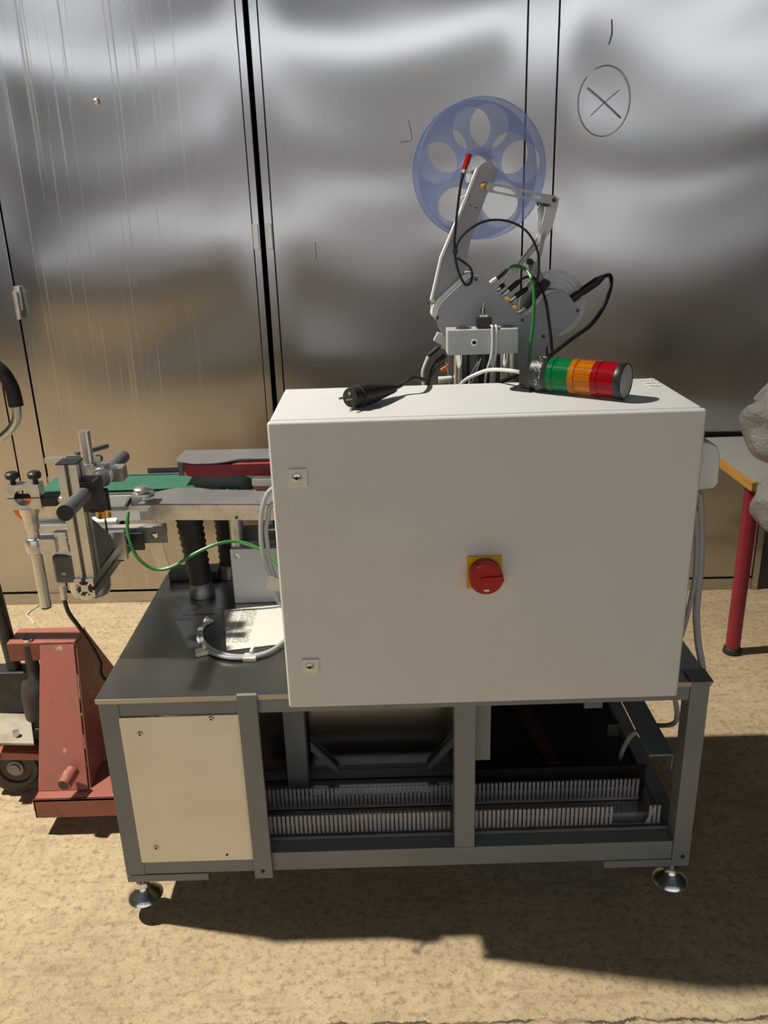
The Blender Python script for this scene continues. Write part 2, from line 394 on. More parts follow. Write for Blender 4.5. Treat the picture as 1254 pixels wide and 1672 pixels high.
# unseen glowing wall, made up for fill and reflections, with a brighter row
gt = struct(MB().box(-5.6, -5.5, -9.2, -9.1, 0, 3.45).box(5.5, 5.6, -9.2, -9.1, 0, 3.45).box(-5.6, 5.6, -9.2, -9.1, 3.35, 3.45), 'door_1', M['darkmetal'], smooth=False)
for k in range(6):
    z = .02+k*.55
    for j in range(5):
        x = -5.48+j*2.2
        clear = k == 2
        MB().box(x, x+2.15, -9.17, -9.14, z+.02, z+.53).build('window_pane' if clear else 'gate_panel', M['gatewin'] if clear else M['gate'], gt, smooth=False)
MB().box(-5.5, 5.5, -9.19, -9.17, 0, 3.4).build('gate_frame', M['darkmetal'], gt, smooth=False)

# ------------------------------------------------------------------ stainless lockers
WS = -0.0202
WY = 1.7654
ZT = 2.5
def door_panel(x0, x1, z0, z1, seed, y=0, depth=.02):
    """a sheet door, slightly buckled as thin steel is"""
    rnd = random.Random(seed); nx, nz = 44, 110; mb = MB(); vs = []; fs = []
    ph = [rnd.uniform(0, 6.28) for _ in range(8)]
    def h(x, z):
        u = (x-x0)/(x1-x0); e = min(1, min(u, 1-u)*9)*min(1, min(z-z0, z1-z)*6)
        e = max(0, e)
        d = .0034*math.sin(5.6*z+1.1*math.sin(2.9*x+ph[0])+ph[1]) + .0016*math.sin(9.5*z-1.6*x+ph[2]) + .0012*math.sin(3.3*x+1.2*z+ph[3])+.0007*math.sin(17*z+1.2*math.sin(6*x)+ph[4])
        return y - e*d
    for j in range(nz+1):
        for i in range(nx+1):
            x = x0+(x1-x0)*i/nx; z = z0+(z1-z0)*j/nz; vs.append((x, h(x, z), z))
    for j in range(nz):
        for i in range(nx): a = j*(nx+1)+i; fs.append((a, a+1, a+nx+2, a+nx+1))
    mb.add(vs, fs)
    mb.box(x0, x0+.002, y, y+depth, z0, z1).box(x1-.002, x1, y, y+depth, z0, z1).box(x0, x1, y, y+depth, z1-.002, z1).box(x0, x1, y, y+depth, z0, z0+.002)
    return mb

def locker(name, label, loc, x_l, d1, st, d2, x_r, matl):
    t = thing(name, label, 'cabinet', loc, rotz=WS, local=True)
    sx = M['steel']
    MB().box(x_l, x_r, .03, .55, .0, ZT).build('carcass', M['darkmetal'], t)
    MB().box(x_l, x_r, .004, .05, .0, .052).build('plinth', sx, t, bevel=.002)
    MB().box(x_l, x_r, .004, .04, ZT-.04, ZT).build('top_rail', sx, t, bevel=.002)
    MB().box(x_l, d1[0]-.004, -.004, .04, .0, ZT).build('frame_edge', sx, t, bevel=.0015)
    MB().box(d2[1]+.004, x_r, -.004, .04, .0, ZT).build('frame_edge', sx, t, bevel=.0015)
    MB().box(st[0], st[1], -.002, .04, .056, ZT-.045).build('centre_stile', sx, t, bevel=.0015)
    A = door_panel(d1[0], d1[1], .064, ZT-.045, 11).build('door', matl, t)
    B = door_panel(d2[0], d2[1], .064, ZT-.045, 23).build('door', matl, t)
    return t, A, B
LC = (0, WY, 0)
tA, dA1, dA2 = locker('steel_locker', 'water-streaked stainless steel cabinet on the left with a small lever latch', LC, -2.22, (-2.19, -1.286), (-1.279, -1.171), (-1.164, -.250), -.2215, M['steelA'])
tB, dB1, dB2 = locker('steel_locker', 'stainless steel cabinet behind the machine with a crossed circle pencilled on its door', LC, -.2025, (-.170, .743), (.749, .850), (.856, 1.752), 1.782, M['steel'])
MB().box(-.247, -.226, -.012, -.004, 1.44, 1.53).build('hinge', M['alu'], dA2, bevel=.002)
MB().box(-.197, -.176, -.012, -.004, 1.44, 1.53).build('hinge', M['alu'], dB1, bevel=.002)
hn = MB().box(-1.166, -1.142, -.018, -.003, 1.245, 1.335).build('latch_plate', M['castalu'], dA2, bevel=.004)
MB().box(-1.163, -1.147, -.040, -.022, 1.215, 1.318).cyl((-1.155, -.042, 1.312), (-1.155, -.003, 1.312), .009).build('lever', M['castalu'], hn, bevel=.003)
# dimple in the left door, pencilled marks on the right door
MB().ring([(.001, -.006), (.007, -.005), (.012, -.001), (.013, .003)], (-.762, 0, 1.953), (0, 1, 0), 16).build('dent', M['castalu'], dA2)
m = M['pencil'] = mat('pencil_mark', (.17, .17, .175), .6)
def mark(pts, wd, door, name='pencil_mark'):
    P = catmull([Vector((p[0], -.0035, p[1])) for p in pts], 6); W_ = []
    for i in range(len(P)):
        t = (P[min(i+1, len(P)-1)]-P[max(i-1, 0)]).normalized(); W_.append(t.cross(Vector((0, 1, 0)))*wd)
    return MB().ribbon(P, W_, .001).build(name, m, door)
cx, cz = 1.02, 1.90
mark([(cx+.090*math.cos(math.radians(a)), cz+.112*math.sin(math.radians(a))) for a in range(115, -245, -20)], .0020, dB2)
mark([(cx-.060, cz+.045), (cx, cz-.002), (cx+.062, cz-.055)], .0030, dB2)
mark([(cx+.050, cz+.034), (cx-.005, cz-.01), (cx-.045, cz-.045)], .0024, dB2)
mark([(1.030, 2.15), (1.034, 2.11), (1.026, 2.075)], .003, dB2)
mark([(.335, 1.86), (.345, 1.80), (.322, 1.792), (.300, 1.79)], .0024, dB1)
mark([(-.02, 1.46), (-.018, 1.40)], .0024, dB1)

# ------------------------------------------------------------------ machine table
T = thing('machine_table', 'grey welded machine frame with scratched steel table top and cream front panel', 'machine base', (.24, .38, .112))
X0, X1, Y0, Y1 = -.419, .893, .057, .715
fr = M['frame']
MB().box(X0, X1, Y0-.002, Y1, .593, .605).build('table_top', M['sheet'], T, bevel=.0015)
MB().box(-.415, -.371, .058, .100, .112, .592).build('post', fr, T, bevel=.002)
MB().box(.346, .392, .058, .100, .184, .560).build('post', fr, T, bevel=.002)
rp = MB().box(.848, .889, .0545, .100, .116, .606).build('post', fr, T, bevel=.002)
MB().box(.846, .893, .047, .102, .6063, .6095).build('post_cap', fr, rp, bevel=.001)
MB().box(-.415, -.371, .670, .712, .112, .592).build('post', fr, T, bevel=.002)
MB().box(.848, .889, .670, .712, .112, .592).build('post', fr, T, bevel=.002)
for y0, y1 in ((.058, .098), (.672, .712)):
    MB().box(-.371, .848, y0, y1, .559, .592).build('top_rail', fr, T, bevel=.002)
    MB().box(-.371, .848, y0, y1, .133, .184).build('bottom_rail', fr, T, bevel=.002)
for x0, x1 in ((-.413, -.373), (.850, .888)):
    MB().box(x0, x1, .100, .670, .559, .592).build('side_rail', fr, T, bevel=.002)
    MB().box(x0, x1, .100, .670, .133, .184).build('side_rail', fr, T, bevel=.002)
for x0, x1 in ((-.414, -.225), (.692, .888)):
    MB().box(x0, x1, .056, .110, .112, .132).build('foot_plate', fr, T, bevel=.002)
    MB().box(x0, x1, .66, .714, .112, .132).build('foot_plate', fr, T, bevel=.002)
MB().box(.850, .884, .100, .66, .112, .132).build('foot_plate', fr, T, bevel=.002)
# flat bar at the front, with its bolt
fb = MB().box(-.1155, -.0735, .044, .0545, .124, .612).build('flat_bar', fr, T, bevel=.0015)
MB().ring([(.0045, 0), (.0045, .0025), (.0035, .004)], (-.096, .044, .145), (0, -1, 0), 12).build('bolt', M['darkmetal'], fb)
b2 = MB().ring([(.0045, 0), (.0045, .0025), (.0035, .004)], (.872, .0545, .142), (0, -1, 0), 12).build('bolt', M['darkmetal'], rp)
# cream access panel
ap = MB().box(-.374, -.100, .0545, .0578, .170, .5585).build('access_panel', M['panel'], T, bevel=.0008)
for x, z in ((-.333, .518), (-.176, .551), (-.335, .213)):
    sc = MB().ring([(.0065, 0), (.0065, .002), (.0050, .0035)], (x, .0545, z), (0, -1, 0), 14).build('screw', M['castalu'], ap)
    MB().ring([(.0028, .0034), (.0028, .0039)], (x, .0545, z), (0, -1, 0), 6).build('hex_socket', M['gap'], sc)
MB().ring([(.0030, 0), (.0030, .0006)], (-.176, .0545, .186), (0, -1, 0), 12).build('screw_hole', M['gap'], ap)
# inside: bottom sheet, back sheet, inner post, gussets
MB().box(-.371, .846, .099, .345, .172, .175).build('bottom_plate', M['inner'], T)
MB().box(-.371, .848, .099, .104, .175, .190).build('plate_lip', fr, T)
MB().box(-.371, .372, .345, .349, .168, .590).build('back_sheet', M['inner'], T)
ip = MB().box(-.056, -.004, .272, .312, .176, .590).build('inner_post', fr, T, bevel=.002)
MB().box(-.060, .000, .268, .316, .1755, .180).build('base_plate', fr, ip)
MB().box(.368, .372, .100, .345, .176, .590).build('divider', fr, T)
for xa, xb in ((.000, .068), (.366, .300)):
    MB().prism([(xa, .330, .285), (xb, .330, .205), (xb, .330, .185), (xa, .330, .262)], (0, .012, 0)).build('gusset', fr, T)
MB().box(-.36, .366, .326, .344, .177, .192).build('inner_rail', fr, T)
MB().box(.394, .430, .1005, .104, .390, .559).build('divider_flange', fr, T)
# right compartment: rails and the dark sheet behind the ducts
MB().box(.372, .846, .268, .273, .176, .235).build('duct_backing', M['gap'], T)
MB().box(.372, .848, .345, .672, .160, .168).build('rear_floor_sheet', M['blacksheet'], T)  # black sheets added in place of the shade at the back of the bay
MB().box(.372, .848, .668, .672, .168, .560).build('rear_sheet', M['blacksheet'], T)
MB().box(-.371, .372, .668, .672, .168, .560).build('rear_sheet', M['blacksheet'], T)
MB().box(.790, .846, .101, .640, .385, .390).box(.842, .846, .101, .640, .345, .385).build('cable_shelf', fr, T, bevel=.001)
MB().box(.690, .735, .300, .660, .385, .425).build('inner_rail', fr, T)
MB().box(.752, .782, .30, .33, .30, .335).build('terminal_block', M['darkmetal'], T, bevel=.003)
# slotted wiring ducts
def duct(xa, xb, y, h=.060, depth=.038, z0=.1752, skip=None, tone=None):
    d = MB().box(xa, xb, y, y+.0015, z0, z0+.010).box(xa, xb, y, y+depth, z0, z0+.0015).box(xa, xb, y+depth-.0015, y+depth, z0, z0+.012).build('wire_duct', M['duct'], T)
    f = MB(); n = int((xb-xa)/.0102)
    for side in (0,):
        for k in range(n):
            x = xa+.0018+k*.0102
            if skip and side == 0 and skip[0] < x < skip[1]:
                f.box(x, x+.0065, y, y+.0015, z0+.009, z0+.0125); continue
            yy = y if side == 0 else y+depth-.0015
            f.box(x, x+.0066, yy, yy+.0015, z0+.009, z0+h).box(x, x+.0066, yy if side == 0 else yy-.003, yy+.0045 if side == 0 else yy+.0015, z0+h, z0+h+.0015)
    f.build('duct_fingers', M['duct'], d, smooth=False, kind='stuff')
    return d
duct(-.086, .344, .116); duct(.398, .846, .116, skip=(.722, .806))
duct(-.120, .362, .212); duct(.376, .815, .212)
MB().prism([(.800, .1155, .186), (.806, .1155, .186), (.824, .1155, .233), (.818, .1155, .233)], (0, .0015, 0)).build('bent_finger', M['duct'], T)
# cables inside and at the right side
MB().tube([aty(1012, 1240, .34), aty(1018, 1222, .33), aty(1032, 1200, .32), aty(1060, 1186, .30), aty(1104, 1177, .20), (.86, .2, .52)], .006).build('cable', M['cablegrey'], T)
MB().tube([(.900, .16, .33), (.905, .15, .30), (.902, .14, .26), (.910, .12, .21), (.905, .10, .17), (.893, .10, .168)], .006).build('cable', M['cableblack'], T)
# levelling feet
def foot(x, y):
    f = MB().ring([(.041, .046), (.043, .049), (.041, .053), (.034, .060), (.020, .072), (.015, .078), (.015, .090)], (x, y, 0), (0, 0, 1), 32).build('levelling_foot', M['footmetal'], T, angle=60)
    MB().cyl((x, y, .082), (x, y, .114), .008).build('threaded_stem', M['castalu'], f)
    MB().ring([(.013, .100), (.013, .110)], (x, y, 0), (0, 0, 1), 6).build('lock_nut', M['castalu'], f)
for x, y in ((-.390, .085), (.862, .085), (-.390, .690), (.862, .690)): foot(x, y)

# ------------------------------------------------------------------ control enclosure
ZB, ZE = .6055, 1.2085
E = thing('control_enclosure', 'white steel switch cabinet standing on the machine table with red rotary switch', 'enclosure', (.4, .15, ZB))
MB().box(.003, .797, .022, .300, ZB, ZE).build('body', M['enc'], E, bevel=.004, seg=3)
MB().box(.008, .792, .014, .024, ZB+.006, ZE-.006).build('gasket', M['gap'], E)
dr = MB().box(.0, .800, .0, .0165, ZB, ZE).build('door', M['enc'], E, bevel=.006, seg=4)
for z in (1.103, .704):
    lp = MB().box(.033, .068, -.0045, .0, z-.017, z+.017).build('lock', M['white'], dr, bevel=.0012)
    MB().ring([(.0092, .0), (.0092, .0014), (.0080, .0022)], (.0485, -.0045, z), (0, -1, 0), 20).build('lock_barrel', M['castalu'], dr)
    MB().box(.0415, .0555, -.0072, -.0050, z-.0005, z+.0018).cyl((.0485, -.0074, z), (.0485, -.005, z), .0032, n=12).build('key_slot', M['gap'], dr)
sw = MB().box(.3645, .4315, -.006, .0, .868, .935).build('main_switch_plate', M['yellow'], dr, bevel=.001)
KX, KZ = .3985, .9015
MB().ring([(.031, .006), (.031, .012), (.0295, .016), (.0295, .022), (.0325, .026), (.0325, .036), (.0305, .040)], (KX, 0, KZ), (0, -1, 0), 40).build('rotary_knob', M['red'], sw)
MB().prism([(KX-.012, -.040, KZ), (KX-.008, -.040, KZ+.005), (KX+.030, -.040, KZ+.006), (KX+.033, -.040, KZ), (KX+.030, -.040, KZ-.006), (KX-.008, -.040, KZ-.005)], (0, -.006, 0)).build('knob_grip', M['red'], sw, bevel=.0015)
MB().box(KX-.005, KX+.005, -.0408, -.040, KZ-.0245, KZ-.0205).build('knob_mark', M['white'], sw)
MB().obox((KX-.020, -.0403, KZ+.006), .0022, .0008, .005).build('knob_notch', M['darkmetal'], sw)
st_ = [atz(u, v, ZE) for u, v in ((1046, 621), (1064, 617), (1083, 629), (1062, 634))]
MB().prism([p+Vector((0, 0, .0001)) for p in st_], (0, 0, .0004)).build('sticker', M['sticker'], E, label='small white printed sticker')
# ventilation hood on the right side
hx = [(.797, 1.128), (.840, 1.124), (.856, 1.116), (.864, 1.098), (.866, 1.040), (.858, 1.030), (.797, 1.026)]
MB().prism([(a, .075, b) for a, b in hx], (0, .135, 0)).build('vent_hood', M['white'], E, bevel=.004, seg=3)
for pts, r in (([(1128, 800), (1138, 806), (1143, 822), (1145, 870), (1143, 930), (1138, 985), (1137, 1010), (1140, 1050), (1146, 1085), (1148, 1108)], .0078), ([(1125, 815), (1132, 830), (1137, 870), (1136, 930), (1130, 970), (1122, 1005), (1112, 1040)], .0055)):
    MB().tube([(.796, .17, aty(*pts[0], .17).z-.004), (.815, .17, aty(*pts[0], .17).z)]+[aty(u, v, .17) for u, v in pts[1:]], r, 10).build('side_cable', M['cablegrey'], E)

# ------------------------------------------------------------------ signal tower lying on the enclosure
ST = thing('signal_tower', 'green amber and red signal tower lying on its side on the white enclosure', 'signal light', (.61, .15, ZE))
ax = Vector((.80, -.60, 0)).normalized(); RB = .0345
p0 = Vector((.524, .208, ZE+RB+.0015))
up = Vector((0, 0, 1))
MB().ring([(.0335, .0), (.0345, .003), (.0345, .034), (.0330, .036)], p0, ax, 40, up=up).build('base_module', M['black'], ST)
MB().ring([(.0348, .010), (.0348, .026)], p0, ax, 40, cap=False, up=up).build('print_band', M['towerprint'], ST)
side = ax.cross(up).normalized()
Mb = Matrix((ax, side, up)).transposed()
MB().obox(p0-ax*.006+Vector((0, 0, -.002)), .012, .046, .052, Mb).obox(p0-ax*.020+Vector((0, 0, -.006)), .018, .034, .036, Mb).obox(p0-ax*.022+Vector((0, 0, -.0325)), .046, .052, .005, Mb).build('mounting_bracket', M['black'], ST, bevel=.002)
h = .036
for nm, mt in (('green_lens', 'lens_green'), ('amber_lens', 'lens_amber'), ('red_lens', 'lens_red')):
    ln = MB().ring([(.0335, h), (.0350, h+.001), (.0350, h+.012), (.0335, h+.0135), (.0335, h+.0465)], p0, ax, 48, up=up).build(nm, M[mt], ST)
    MB().ring([(.010, h+.004), (.012, h+.016), (.007, h+.036)], p0, ax, 16, up=up).build('lamp_core', M[mt], ln)
    rb = MB()
    for k in range(16):
        a = 2*math.pi*k/16; q = (up*math.cos(a)+side*math.sin(a))
        rb.cyl(p0+ax*(h+.014)+q*.0334, p0+ax*(h+.046)+q*.0334, .0011, n=6)
    rb.build('lens_ribs', M[mt], ln, kind='stuff')
    h += .0465
MB().ring([(.0345, h), (.0350, h+.001), (.0350, h+.013), (.0335, h+.015), (.0325, h+.0152), (.0322, h+.0135)], p0, ax, 48, up=up, cap=False).build('end_cap', M['black'], ST)
MB().ring([(.0324, h+.010), (.0324, h+.0138)], p0, ax, 48, up=up).build('end_disc', M['cablegrey'], ST)
pe = p0-ax*.028
MB().tube([pe+Vector((.004, 0, -.004)), pe-ax*.03, aty(800, 604, .30), aty(778, 611, .32), aty(758, 622, .34), aty(745, 640, .36), (.375, .37, 1.15)], .0040).build('cable', M['cablewhite'], ST)

# ------------------------------------------------------------------ mains plug lying on the enclosure
PL = thing('mains_plug', 'black mains plug with its black cable lying on top of the white enclosure', 'plug', (.19, .13, ZE))
a0 = Vector((.150, .083, ZE+.0232)); a1 = Vector((.236, .190, ZE+.0165)); ad = (a1-a0).normalized(); ln_ = (a1-a0).length
MB().ring([(.0180, 0), (.0192, .003), (.0192, .020), (.0222, .021), (.0222, .029), (.0205, .036), (.0208, .05), (.0182, .075), (.0132, .105), (.0090, ln_-.004), (.0080, ln_)], a0, ad, 28).build('plug_body', M['rubber'], PL)
sd = ad.cross(up).normalized()
for k in (-1, 1):
    MB().cyl(a0+sd*.0095*k, a0+sd*.0095*k-ad*.019, .0024, n=12).build('pin', M['chrome'], PL)
MB().ring([(.0040, .0), (.0040, .001)], a0+Vector((0, 0, .008)), -ad, 12).build('earth_contact', M['castalu'], PL)
MB().tube([a1-ad*.004, a1+ad*.022+Vector((0, 0, .004)), a1+ad*.040+Vector((.012, 0, .016)), (.292, .255, ZE+.022), (.304, .285, ZE+.012), (.309, .312, ZE+.004), (.311, .330, ZE-.03), (.311, .335, ZE-.15)], .0045).build('cable', M['rubber'], PL)

# ------------------------------------------------------------------ label applicator
YA = .45
A = thing('label_applicator', 'grey label dispenser with blue transparent reel rising behind the white enclosure', 'labelling machine', (.45, .47, .605))
def poly(px, y): return [aty(u, v, y) for u, v in px]
hd = [(712, 519), (714, 505), (722, 492), (764, 453), (772, 449), (783, 449), (793, 455), (845, 511), (852, 516), (861, 517), (869, 512), (893, 483), (903, 477), (922, 477), (928, 481), (947, 507), (946, 516), (903, 555), (862, 603), (834, 640), (735, 640), (730, 560), (716, 535)]
hp = MB().prism(poly(hd, YA), (0, .012, 0)).build('face_plate', M['head'], A, bevel=.0012)
# rounded cover behind the plate: same outline, a little smaller at the rim
MB().prism([p+Vector((-.010, .012, .004)) for p in poly(hd[:20], YA)], (0, .055, 0)).build('housing', M['enc'], A, bevel=.002)
for u, v in ((777, 456), (714, 519), (853, 523), (887, 549), (943, 507)):
    p = aty(u, v, YA); MB().ring([(.004, 0), (.004, .002)], p, (0, -1, 0), 12).build('screw', M['darkmetal'], hp)
# grip bar on the upper left slope
a, b = aty(716, 490, .49), aty(752, 453, .49)
MB().prism([a, b, b+Vector((-.008, 0, .012)), a+Vector((-.008, 0, .012))], (0, .05, 0)).build('slope_cover', M['blockgrey'], A, bevel=.002)
MB().tube([a+Vector((.004, -.006, .010)), a+Vector((.012, -.010, .022)), b+Vector((-.018, -.010, .014)), b+Vector((-.008, -.006, .004))], .0025).build('grip_bar', M['chrome'], A)
MB().cyl(aty(700, 496, .48), aty(708, 494, .50), .004).build('roller_pin', M['chrome'], A)
# cross block on two columns
bz0, bz1 = .0, .0
q0 = aty(731, 540, .385); q1 = aty(847, 577, .385)
blk = MB().box(q0.x, q1.x-.002, .385, .445, q1.z, q0.z).build('cross_block', M['blockgrey'], A, bevel=.0015)
cpx = aty(774, 559, .385)
MB().ring([(.0078, 0), (.0078, .002), (.0045, .0025), (.0040, -.002)], cpx, (0, -1, 0), 20).build('bolt', M['castalu'], blk)
MB().cyl(cpx+Vector((0, -.0026, 0)), cpx+Vector((0, -.0030, 0)), .0036, n=6).build('hex_socket', M['gap'], blk)
for u in (757, 830):
    c = aty(u, 538, .415); MB().ring([(.018, 0), (.018, .0012)], (c.x, .418, q0.z), (0, 0, 1), 24).build('plug_cap', M['darkmetal'], blk)
for u, r, mt in ((749, .0125, 'chrome'), (760, .009, 'darkmetal'), (790, .012, 'darkmetal'), (804, .010, 'alu'), (824, .0125, 'chrome'), (836, .008, 'alu')):
    c = aty(u, 580, .415); MB().cyl((c.x, .415, .606), (c.x, .415, q1.z+.002), r).build('column', M[mt], A)
MB().box(.36, .54, .38, .50, .606, .630).build('column_base', M['blockgrey'], A, bevel=.003)
c = aty(790, 526, .41)
sk = MB().box(c.x-.017, c.x+.017, .395, .425, q0.z, q0.z+.024).build('socket', M['black'], A, bevel=.003)
MB().box(c.x-.011, c.x+.008, .400, .420, q0.z+.024, q0.z+.030).cyl((c.x-.003, .41, q0.z+.03), (c.x-.003, .41, q0.z+.044), .006).cyl((c.x-.002, .41, q0.z+.044), (c.x-.002, .41, q0.z+.056), .0015, n=8).build('terminal', M['chrome'], sk, bevel=.001)
# reel arm
arm = [(781, 273), (787, 267), (795, 264), (803, 266), (810, 272), (812, 282), (806, 296), (795, 318), (778, 362), (767, 398), (757, 452), (735, 480), (706, 492), (704, 487), (723, 424), (751, 351)]
ar = MB().prism(poly(arm, .475), (0, .008, 0)).build('reel_arm', M['head'], A, bevel=.001)
MB().ribbon([aty(779, 275, .480), aty(752, 345, .480), aty(720, 420, .478), aty(704, 490, .476)], [Vector((.001, .036, .001))]*4, .0045).build('label_web', M['web'], A)
p = aty(789, 303, .475); MB().ring([(.0075, 0), (.0075, .002), (.006, .0028)], p, (0, -1, 0), 24).build('pivot_bolt', M['brass'], ar)
for u, v in ((768, 335), (778, 339)):
    p = aty(u, v, .475); MB().ring([(.0018, 0), (.0018, .0006)], p, (0, -1, 0), 10).build('hole', M['gap'], ar)
p = aty(797, 279, .475); MB().ring([(.0055, 0), (.0055, .001)], p, (0, -1, 0), 16).build('pivot_bolt', M['head'], ar)
# transparent reel: two flanges with five round windows and a hub
yaw = math.radians(10); RU = Vector((math.cos(yaw), math.sin(yaw), 0)); RW = Vector((0, 0, 1)); RN = RU.cross(RW)
rc = aty(788, 277, .545)
R_ = .1485
reel = MB().ring([(.040, 0), (.040, .058)], rc-RN*0, -RN, 40, cap=False).ring([(.034, 0), (.034, .058)], rc, -RN, 40, cap=False).build('reel_hub', M['reel'], A)
for k, (off, tilt) in enumerate(((0, .16), (.058, .42))):
    holes = [circ(.090*math.cos(tilt+2*math.pi*i/5), .090*math.sin(tilt+2*math.pi*i/5), .0445) for i in range(5)]+[circ(0, 0, .033)]
    fl = plate('reel_flange', M['reel'], circ(0, 0, R_, 96), holes, .0016, A, rc-RN*off, RU, RW)
    MB().tube([rc-RN*off+RU*R_*math.cos(2*math.pi*i/60)+RW*R_*math.sin(2*math.pi*i/60) for i in range(60)], .0016, 6, smooth=False, closed=True).build('flange_rim', M['reel'], fl)
MB().cyl(rc+RN*.07, rc-RN*.07, .008).build('reel_shaft', M['chrome'], A)
# dancer lever with slots
la, lb = aty(800, 306, .462), aty(904, 327, .462)
dl = (lb-la); U_ = dl.normalized(); W__ = Vector((0, -1, 0)).cross(U_).normalized()*-1
if W__.z < 0: W__ = -W__
LL = dl.length
plate('dancer_lever', M['blockgrey'], capsule(0, 0, LL, 0, .0095), [capsule(.012, 0, LL*.40, 0, .0050), capsule(LL*.52, 0, LL-.034, 0, .0045), circ(LL, 0, .0040, 14)], .006, A, la, U_, W__)
MB().cyl(lb+Vector((0, -.006, 0)), lb+Vector((0, .07, 0)), .0045).build('lever_pin', M['black'], A)
lr = aty(893, 331, .47); MB().cyl(lr, lr+Vector((0, .08, 0)), .0085).build('lever_roller', M['darkmetal'], A)
MB().cyl(aty(746, 325, .47), aty(760, 318, .50), .003).build('roller_pin', M['castalu'], A)
# label backing web: from the lever roller down into the head
wb = [aty(902, 330, .49), aty(898, 350, .49), aty(888, 385, .49), aty(868, 412, .49), aty(846, 436, .49), aty(826, 466, .49)]
MB().ribbon(catmull(wb, 5), [Vector((.034, .016, .024))]*26, .0012).build('label_web', M['web'], A)
wb = [aty(882, 334, .51), aty(884, 360, .51), aty(884, 378, .50), aty(866, 405, .50), aty(840, 440, .50), aty(815, 475, .50)]
MB().ribbon(catmull(wb, 5), [Vector((.018+.0004*i, .022, .014)) for i in range(26)], .0012).build('label_web', M['web'], A)
wb = [aty(888, 380, .48), aty(880, 420, .48), aty(868, 450, .48)]
MB().ribbon(catmull(wb, 5), [Vector((.016, .026, .010))]*11, .0012).build('label_web', M['web'], A)
# slotted rewind disc behind the head
wc = aty(902, 496, .56); WR = .079
sl = []
for rr in (.044, .055, .066):
    for a0_, a1_ in ((-40, 20), (35, 80), (100, 150)):
        n = 8; pts = [((rr+.0022)*math.cos(math.radians(a0_+(a1_-a0_)*i/n)), (rr+.0022)*math.sin(math.radians(a0_+(a1_-a0_)*i/n))) for i in range(n+1)]
        pts += [((rr-.0022)*math.cos(math.radians(a0_+(a1_-a0_)*i/n)), (rr-.0022)*math.sin(math.radians(a0_+(a1_-a0_)*i/n))) for i in range(n, -1, -1)]
        sl.append(pts)
plate('rewind_disc', M['winder'], circ(0, 0, WR, 72), sl+[circ(0, 0, .012, 20)], .003, A, wc, (1, 0, 0), (0, 0, 1))
MB().cyl(wc+Vector((0, -.05, 0)), wc+Vector((0, .02, 0)), .011).build('rewind_shaft', M['castalu'], A)
MB().prism(poly([(862, 432), (870, 425), (878, 430), (900, 478), (885, 490), (868, 470)], .515), (0, .006, 0)).build('rewind_bracket', M['head'], A, bevel=.001)
p = aty(864, 427, .51); MB().ring([(.0075, 0), (.0075, .012)], p, (0, -1, 0), 18).build('bracket_knob', M['black'], A)
MB().prism(poly([(880, 470), (894, 457), (900, 461), (870, 500), (862, 506), (858, 502)], .47), (0, .05, 0)).build('brush_strip', M['rubber'], A)
# connectors on the slope between the two humps
def connector(u0, v0, u1, v1, y, r=.0065, nut='castalu'):
    a, b = aty(u0, v0, y), aty(u1, v1, y); d = b-a
    c = MB().ring([(r, 0), (r, .25*d.length), (r*.8, .26*d.length), (r*.8, .36*d.length)], a, d, 14).build('connector', M[nut], A)
    MB().ring([(r*.95, 0), (r*.95, .45*d.length), (r*.55, .64*d.length)], a+d*.36, d, 14).build('connector_sleeve', M['rubber'], c)
    return b
c1 = connector(801, 463, 829, 439, .50)
c2 = connector(820, 483, 850, 457, .50)
c3 = connector(830, 492, 862, 470, .49)
c4 = connector(812, 473, 824, 464, .47, .0055)
for u, v in ((838, 502), (826, 488)):
    MB().obox(aty(u, v, .475), .014, .03, .014, Matrix.Rotation(.7, 3, 'Y')).build('terminal', M['brass'], A, bevel=.002)
pb = connector(931, 490, 985, 452, .50, .0105, 'black')
# cables of the applicator
cb = lambda pts, y, r, mt: MB().tube([aty(u, v, y if not isinstance(y, (list, tuple)) else y[i]) for i, (u, v) in enumerate(pts)], r).build('cable', M[mt], A)
cb([(829, 439), (842, 434), (858, 440), (869, 458), (872, 490), (870, 530), (866, 560), (864, 590), (860, 640)], .45 if 0 else [.50, .48, .46, .43, .42, .42, .42, .42, .42], .0038, 'cablegreen')
cb([(850, 457), (862, 452), (876, 458), (890, 488), (897, 530), (901, 570), (903, 640)], [.50, .48, .45, .43, .42, .42, .42], .0032, 'cableblack')
cb([(985, 452), (996, 450), (997, 468), (986, 500), (965, 530), (935, 552), (905, 575), (870, 597), (845, 612), (815, 625)], [.50, .48, .46, .44, .42, .40, .38, .36, .35, .34], .0048, 'cableblack')
cb([(757, 283), (751, 310), (745, 360), (742, 400), (745, 430), (752, 452), (760, 465), (768, 462), (771, 450), (768, 438), (757, 428), (747, 422)], .440, .0028, 'cableblack')
cb([(744, 415), (747, 398), (760, 380), (785, 364), (810, 359), (838, 364), (862, 380), (877, 408), (880, 435), (876, 462), (868, 478)], .437, .0026, 'cableblack')
MB().obox(aty(743, 411, .44), .012, .012, .007).build('cable_tie', M['black'], A, bevel=.002)
s0, s1 = aty(758, 277, .455), aty(766, 251, .455)
se = MB().cyl(s0, s1, .0065, n=8).build('sensor_plug', M['red'], A, label='red cylindrical sensor plug')
MB().cyl(s0-(s1-s0)*.22, s0, .0062).build('sensor_nut', M['castalu'], se)
MB().cyl(aty(751, 305, .452), s0-(s1-s0)*.2, .0025, .0045).build('sensor_sleeve', M['rubber'], se)
MB().obox(aty(764, 290, .462), .012, .01, .02).build('sensor_bracket', M['castalu'], se, bevel=.002)
